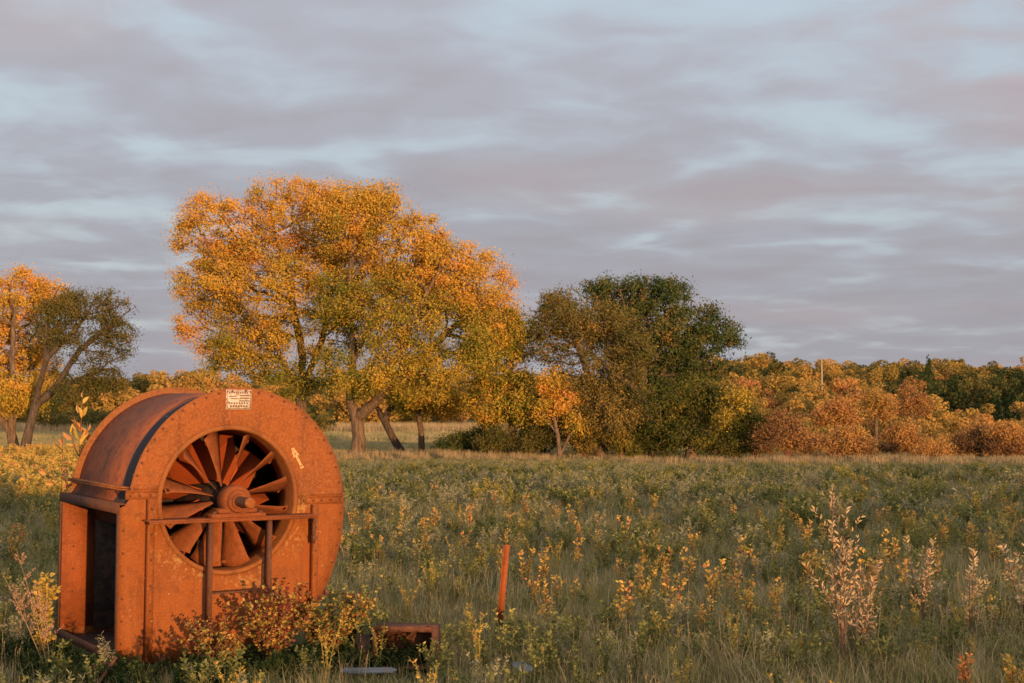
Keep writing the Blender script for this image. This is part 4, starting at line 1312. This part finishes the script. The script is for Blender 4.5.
# rose bush in front of the blower
mw = Matrix.Translation(mach.location) @ Matrix.Rotation(PHI, 4, 'Z')
def mloc(x, y):
    p = mw @ Vector((x, y, 0)); return p
for i, (x, yy, h, nst, sp, tn, lb) in enumerate([
    (-0.22, -0.42, .42, 18, .26, .62, 'red and gold leaved rose bush at the left of the clump before the blower'),
    (0.16, -0.40, .60, 20, .26, .70, 'tallest reddish rose bush in front of the blower struts'),
    (0.56, -0.34, .48, 18, .26, .66, 'rose bush with orange leaves right of the blower struts'),
    (0.80, -0.20, .46, 14, .20, .62, 'bright orange-gold rose bush at the right foot of the blower')]):
    p = mloc(x, yy)
    root = empty('rose_bush', (p.x, p.y, 0)); tag(root, lb, 'bush', 'autumn rose bushes before the blower')
    gs, gl = Geo(), Geo(); rg_ = np.random.default_rng(200 + i)
    stem_plant(gs, gl, rg_, np.zeros(3), h, nst, sp * 1.3, .028, .019, 170, tn, .26, .22, 6, stem_r=.004, upness=.4)
    link('stem', gs.mesh('stem', M['stem_red'], True), root); link('foliage', gl.mesh('foliage', M['leaf_rose']), root)


# ------------------------------------------------------------------ ground cover as instanced tufts
proto_coll = {}


def proto_obj(name, me):
    return bpy.data.objects.new(name, me)


def grass_tuft(seed, n, h, r, bend, mat, w_=.004, t0=.45, ts=.2):
    rg_ = np.random.default_rng(seed)
    a = rg_.uniform(0, 2 * PI, n); rr = r * np.sqrt(rg_.random(n))
    b = np.stack([np.cos(a) * rr, np.sin(a) * rr, np.zeros(n) - .02], 1)
    hh = h * rg_.uniform(.45, 1.0, n)
    a2 = rg_.uniform(0, 2 * PI, n); bd = bend * rg_.uniform(.1, 1, n) * hh
    dirv = np.stack([np.cos(a2), np.sin(a2), np.zeros(n)], 1)
    wv_ = np.stack([-np.sin(a2), np.cos(a2), np.zeros(n)], 1) * (w_ * rg_.uniform(.7, 1.3, n))[:, None]
    wv2 = np.cross(dirv, [0, 0, 1]) * 0 + wv_
    z = np.array([0, 0, 1.0])
    m1 = b + dirv * (bd * .25)[:, None] + z * (hh * .55)[:, None]
    m2 = b + dirv * (bd * 1.0)[:, None] + z * (hh * .98 - bd * .2)[:, None]
    v = np.stack([b - wv2, b + wv2, m1 + wv2 * .8, m1 - wv2 * .8, m2 + wv2 * .12, m2 - wv2 * .12], 1).reshape(-1, 3)
    o_ = np.arange(n)[:, None] * 6
    f = np.concatenate([o_ + np.array([0, 1, 2, 3]), o_ + np.array([3, 2, 4, 5])], 1).reshape(-1, 4)
    g_ = Geo(); g_.add(v, f, np.repeat(np.clip(t0 + rg_.normal(size=n) * ts, 0, 1), 2))
    return proto_obj('tuft', g_.mesh('tuft', M[mat]))


def seed_tuft(seed, n, h, r):
    """straw stalks with thin seed heads"""
    rg_ = np.random.default_rng(seed); g_ = Geo()
    for i in range(n):
        a = rg_.uniform(0, 2 * PI); bx, by = rg_.normal(size=2) * r * .5
        hh = h * rg_.uniform(.7, 1); ln = hh * rg_.uniform(.05, .3)
        p = [np.array([bx, by, 0]), np.array([bx + math.cos(a) * ln * .4, by + math.sin(a) * ln * .4, hh * .6]), np.array([bx + math.cos(a) * ln, by + math.sin(a) * ln, hh])]
        tube(g_, p, [.0018, .0015, .001], 3, tone=rg_.uniform(.2, .9), cap=False)
        m_ = 8; tt = rg_.uniform(.78, 1, m_)[:, None]
        pb = p[1] + (p[2] - p[1]) * ((tt - .5) * 2)
        g_.add(*folded_leaves(pb, rg_.normal(size=(m_, 3)) * .5 + np.array([0, 0, 1]), np.full(m_, .011), np.full(m_, .004), np.clip(rg_.normal(.6, .2, m_), 0, 1), rg_))
    return proto_obj('tuft', g_.mesh('tuft', M['straw']))


def forb(seed, h, nst, sp, L, W, dens, mat, tone, tsp=.2, br=3, start=.1):
    g_ = Geo(); gs_ = Geo(); rg_ = np.random.default_rng(seed)
    stem_plant(gs_, g_, rg_, np.zeros(3), h, nst, sp, L, W, dens, tone, tsp, start, br, stem_r=.003)
    v, f, k, t_ = gs_.arrays(); off = g_.nv
    g_.v.append(v); g_.f.append(f + off); g_.k.append(k); g_.t.append(t_ * 0 + .35); g_.nv += len(v)
    return proto_obj('tuft', g_.mesh('tuft', M[mat]))


def gn_scatter(name, label, protos, P, scale, kindlabel, rz=None):
    """one object: its vertices carry scale, turn and prototype index; geometry nodes set a tuft on each"""
    col = bpy.data.collections.new(name + ' tufts')
    for p in protos: col.objects.link(p)
    me = bpy.data.meshes.new(name)
    me.vertices.add(len(P)); me.vertices.foreach_set('co', P.astype(np.float32).ravel())
    rg_ = np.random.default_rng(len(P))
    for nm, arr, ty in (('sc', scale, 'FLOAT'), ('rz', rg_.uniform(0, 2 * PI, len(P)), 'FLOAT')):
        a = me.attributes.new(nm, ty, 'POINT'); a.data.foreach_set('value', arr.astype(np.float32))
    a = me.attributes.new('pick', 'INT', 'POINT'); a.data.foreach_set('value', rg_.integers(0, len(protos), len(P)).astype(np.int32))
    o = link(name, me)
    ng = bpy.data.node_groups.new(name, 'GeometryNodeTree')
    ng.interface.new_socket('Geometry', in_out='INPUT', socket_type='NodeSocketGeometry')
    ng.interface.new_socket('Geometry', in_out='OUTPUT', socket_type='NodeSocketGeometry')
    N_ = ng.nodes; L = ng.links
    gi = N_.new('NodeGroupInput'); go = N_.new('NodeGroupOutput')
    m2p = N_.new('GeometryNodeMeshToPoints'); iop = N_.new('GeometryNodeInstanceOnPoints')
    ci = N_.new('GeometryNodeCollectionInfo'); ci.inputs['Collection'].default_value = col; ci.inputs['Separate Children'].default_value = True; ci.inputs['Reset Children'].default_value = True
    def attr(nm, ty):
        n_ = N_.new('GeometryNodeInputNamedAttribute'); n_.data_type = ty; n_.inputs['Name'].default_value = nm
        return n_.outputs['Attribute']
    L.new(gi.outputs[0], m2p.inputs['Mesh']); L.new(m2p.outputs[0], iop.inputs['Points'])
    L.new(ci.outputs[0], iop.inputs['Instance']); iop.inputs['Pick Instance'].default_value = True
    L.new(attr('pick', 'INT'), iop.inputs['Instance Index'])
    cx_ = N_.new('ShaderNodeCombineXYZ'); L.new(attr('rz', 'FLOAT'), cx_.inputs[2])
    e2r = N_.new('FunctionNodeEulerToRotation'); L.new(cx_.outputs[0], e2r.inputs[0]); L.new(e2r.outputs[0], iop.inputs['Rotation'])
    L.new(attr('sc', 'FLOAT'), iop.inputs['Scale'])
    L.new(iop.outputs[0], go.inputs[0])
    md = o.modifiers.new('scatter', 'NODES'); md.node_group = ng
    tag(o, label, kindlabel, kind='stuff')
    return o


def field_pts(rg_, y0, y1, dens, lo=-0.46, hi=0.46, pow_=None, extra=1.5):
    """random ground points in a wedge in front of the viewpoint"""
    area = (hi - lo) * (y1 * y1 - y0 * y0) / 2 + 2 * extra * (y1 - y0)
    n = int(area * dens)
    y = np.sqrt(rg_.uniform(y0 * y0, y1 * y1, n))
    x = rg_.uniform(lo, hi, n) * y + rg_.uniform(-extra, extra, n)
    return x, y


def keep_off(x, y):
    """no plants inside the blower or the scrap box"""
    dx = x - mach.location.x; dy = y - mach.location.y
    c_, s_ = math.cos(PHI), math.sin(PHI)
    lx = dx * c_ + dy * s_; ly = -dx * s_ + dy * c_
    inside = (lx > -0.80) & (lx < 0.95) & (ly > -0.10) & (ly < DEP + 0.1)
    D_ = np.maximum(y, 1); pxx = x / D_ * F + 512
    inside |= (pxx > 345) & (pxx < 442) & (y > 8.6) & (y < 9.7) & (rgf.random(len(x)) < .6)
    return ~inside


def z_stack(x, y): return np.stack([x, y, gz(x, y)], 1)


rgf = np.random.default_rng(31)
# grass
GR = [grass_tuft(300 + i, 46, .30, .18, 1.0, 'grass', .0028, t0=.42 + .05 * (i % 3)) for i in range(6)] + [grass_tuft(310, 30, .36, .16, .9, 'grass', .0025, t0=.72), seed_tuft(311, 4, .42, .2), grass_tuft(312, 50, .30, .2, .9, 'grass', .0025, t0=.5)]
GRF = [grass_tuft(320 + i, 60, .38, .45, .6, 'grass', .010, t0=.42 + .06 * i) for i in range(4)] + [grass_tuft(330, 40, .42, .4, .5, 'grass', .009, t0=.8)]
xs, ys, ss = [], [], []
for (a, b, dn, sc) in ((5.2, 12, 34, 1.0), (12, 20, 22, 1.05), (20, 34, 12, 1.15)):
    x, y = field_pts(rgf, a, b, dn); k = keep_off(x, y) & (rgf.random(len(x)) < .45 + .9 * vnoise(x, y, 1.1, 7))
    x, y = x[k], y[k]
    s_ = sc * rgf.uniform(.55, 1.0, len(x)) * (0.65 + .6 * vnoise(x, y, 3, 8))
    xs.append(x); ys.append(y); ss.append(s_)
x = np.concatenate(xs); y = np.concatenate(ys)
gn_scatter('grass', 'green and straw coloured grass covering the near field', GR, z_stack(x, y), np.concatenate(ss), 'grass')
xs, ys, ss = [], [], []
for (a, b, dn, sc) in ((30, 60, 10, .9), (60, 110, 4.5, 1.25), (110, 240, .9, 1.9)):
    x, y = field_pts(rgf, a, b, dn)
    k = rgf.random(len(x)) < .55 + .8 * vnoise(x, y, 4, 7)
    if a >= 60: k &= x / y < 0.2
    x, y = x[k], y[k]
    xs.append(x); ys.append(y); ss.append((.5 if a < 100 else 1) * sc * rgf.uniform(.6, 1.05, len(x)) * (0.7 + .5 * vnoise(x, y, 7, 8)))
x = np.concatenate(xs); y = np.concatenate(ys)
gn_scatter('meadow_grass', 'grey-green grass of the far field and the meadow behind the tree row', GRF, z_stack(x, y), np.concatenate(ss), 'grass')
# straw fringe at the field's far edge
x, y = field_pts(rgf, 53, 63, 4.5)
k = rgf.random(len(x)) < .12 + 1.9 * np.maximum(vnoise(x, y, 6, 12) - .3, 0) * sstep(y, 46, 56); x, y = x[k], y[k]
ST = [grass_tuft(340 + i, 50, .55, .35, .35, 'straw', .010, t0=.5) for i in range(3)]
gn_scatter('straw_grass', 'tall straw coloured grass along the far edge of the field below the trees', ST, z_stack(x, y), rgf.uniform(.35, .65, len(x)) * (.55 + 1.0 * vnoise(x, y, 6, 12)), 'grass')
x, y = field_pts(rgf, 150, 235, .5, -.45, .1)
gn_scatter('dry_grass', 'sunlit dry grass of the meadow far behind the tree row', ST, z_stack(x, y), rgf.uniform(1.8, 3.0, len(x)), 'grass')
# leafy low plants
FB = [forb(400 + i, .30, 6, .14, .028, .016, 85, 'leaf_low', .32, .25) for i in range(4)]
FB += [forb(405, .36, 5, .12, .030, .008, 110, 'leaf_sage', .5, .2), forb(406, .38, 4, .10, .018, .010, 120, 'leaf_sun', .3, .25), forb(407, .34, 5, .14, .020, .010, 110, 'leaf_sage', .7, .25), forb(408, .30, 6, .14, .026, .016, 80, 'leaf_low', .6, .25)]
FBF = [forb(410 + i, .40, 8, .34, .050, .028, 75, 'leaf_low', .36, .25) for i in range(3)] + [forb(415 + i, .44, 7, .3, .055, .016, 80, 'leaf_sage', .5) for i in range(2)] + [forb(418, .44, 6, .3, .04, .02, 80, 'leaf_sun', .15, .25), forb(419, .42, 6, .3, .04, .02, 80, 'leaf_low', .5, .25), forb(420, .46, 7, .3, .05, .015, 80, 'leaf_sage', .65)]
xs, ys, ss = [], [], []
for (a, b, dn) in ((5.2, 12, 24), (12, 20, 14), (20, 32, 6)):
    x, y = field_pts(rgf, a, b, dn); k = keep_off(x, y) & (rgf.random(len(x)) < 1.6 * vnoise(x, y, 1.6, 21) ** 1.5); x, y = x[k], y[k]
    xs.append(x); ys.append(y); ss.append(rgf.uniform(.4, 1.15, len(x)) ** 1.2)
x = np.concatenate(xs); y = np.concatenate(ys)
gn_scatter('ground_cover', 'low leafy weeds growing among the near grass', FB, z_stack(x, y), np.concatenate(ss), 'weeds')
x, y = field_pts(rgf, 14, 60, 4.5); k = (rgf.random(len(x)) < 1.5 * vnoise(x, y, 4, 22) * (.12 + .88 * sstep(y, 14, 34))); x, y = x[k], y[k]
gn_scatter('field_weeds', 'sage and green leafy weeds of the middle field', FBF, z_stack(x, y), rgf.uniform(.6, 1.2, len(x)) * (1 - .62 * sstep(y, 32, 58)), 'weeds')
# golden low scrub patch in the left field
GS = [forb(430 + i, .55, 8, .3, .07, .04, 45, 'leaf_sun', .5, .2) for i in range(4)]
x, y = field_pts(rgf, 27, 66, 3.2, -.42, -.20); k = rgf.random(len(x)) < 1.3 * vnoise(x, y, 5, 23) + .2; x, y = x[k], y[k]
gn_scatter('golden_scrub', 'low golden leaved scrub covering the left part of the field', GS, z_stack(x, y), rgf.uniform(.6, 1.1, len(x)), 'scrub')
# dense green weeds at the foot of the blower
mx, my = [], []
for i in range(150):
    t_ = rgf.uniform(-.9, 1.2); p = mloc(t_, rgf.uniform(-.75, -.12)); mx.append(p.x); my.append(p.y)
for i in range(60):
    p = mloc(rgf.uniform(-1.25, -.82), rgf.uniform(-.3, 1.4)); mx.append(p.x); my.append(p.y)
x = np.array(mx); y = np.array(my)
gn_scatter('foot_weeds', 'green weeds round the foot of the blower, shade put into their colour', [forb(440 + i, .21, 7, .11, .026, .018, 120, 'leaf_foot', .25, .18) for i in range(4)], z_stack(x, y), rgf.uniform(.5, 1.0, len(x)), 'weeds')

# countable small golden plants scattered through the field
prot = []
for i in range(5):
    root = empty('golden_plant', (0, 0, 0))
    gs, gl = Geo(), Geo(); rg_ = np.random.default_rng(500 + i)
    stem_plant(gs, gl, rg_, np.zeros(3), .50, 3 + i % 3, .10, .042, .024, 55, .6, .2, .35, 3, stem_r=.004, upness=.7)
    link('stem', gs.mesh('stem', M['stem_red'], True), root); link('foliage', gl.mesh('foliage', M['leaf_sun']), root)
    prot.append(root)
used = set()
rgg = np.random.default_rng(88)
spots = []
for i in range(320):
    px = rgg.uniform(330, 1030) if i < 290 else rgg.uniform(-5, 60)
    py = 492 + 150 * rgg.random() ** 1.25
    D = EYE * F / (py - 420)
    if 330 < px < 600 and py < 560 and rgg.random() < .3: pass
    if px > 640 and py < 520 and rgg.random() < .6: continue
    if py > 600 and rgg.random() < .4: continue
    if py > 575 and px < 480: continue
    spots.append(((px - 512) / F * D, D, rgg.uniform(.38, .98), py, px))
for (x, y, s_, py, px) in spots:
    k = int(rgg.integers(5))
    if k not in used:
        o = prot[k]; used.add(k)
    else:
        src = prot[k]; o = src.copy(); C.objects.link(o)
        for ch in src.children:
            c_ = ch.copy(); C.objects.link(c_); c_.parent = o
    o.location = (x, y, gzf(x, y)); o.rotation_euler = (0, 0, rgg.uniform(0, 6.28)); o.scale = (s_, s_, s_)
    tag(o, 'small golden leaved plant growing among the green grass of the open field', 'plant', 'small golden plants scattered in the field')
print('scene built', len(bpy.data.objects))
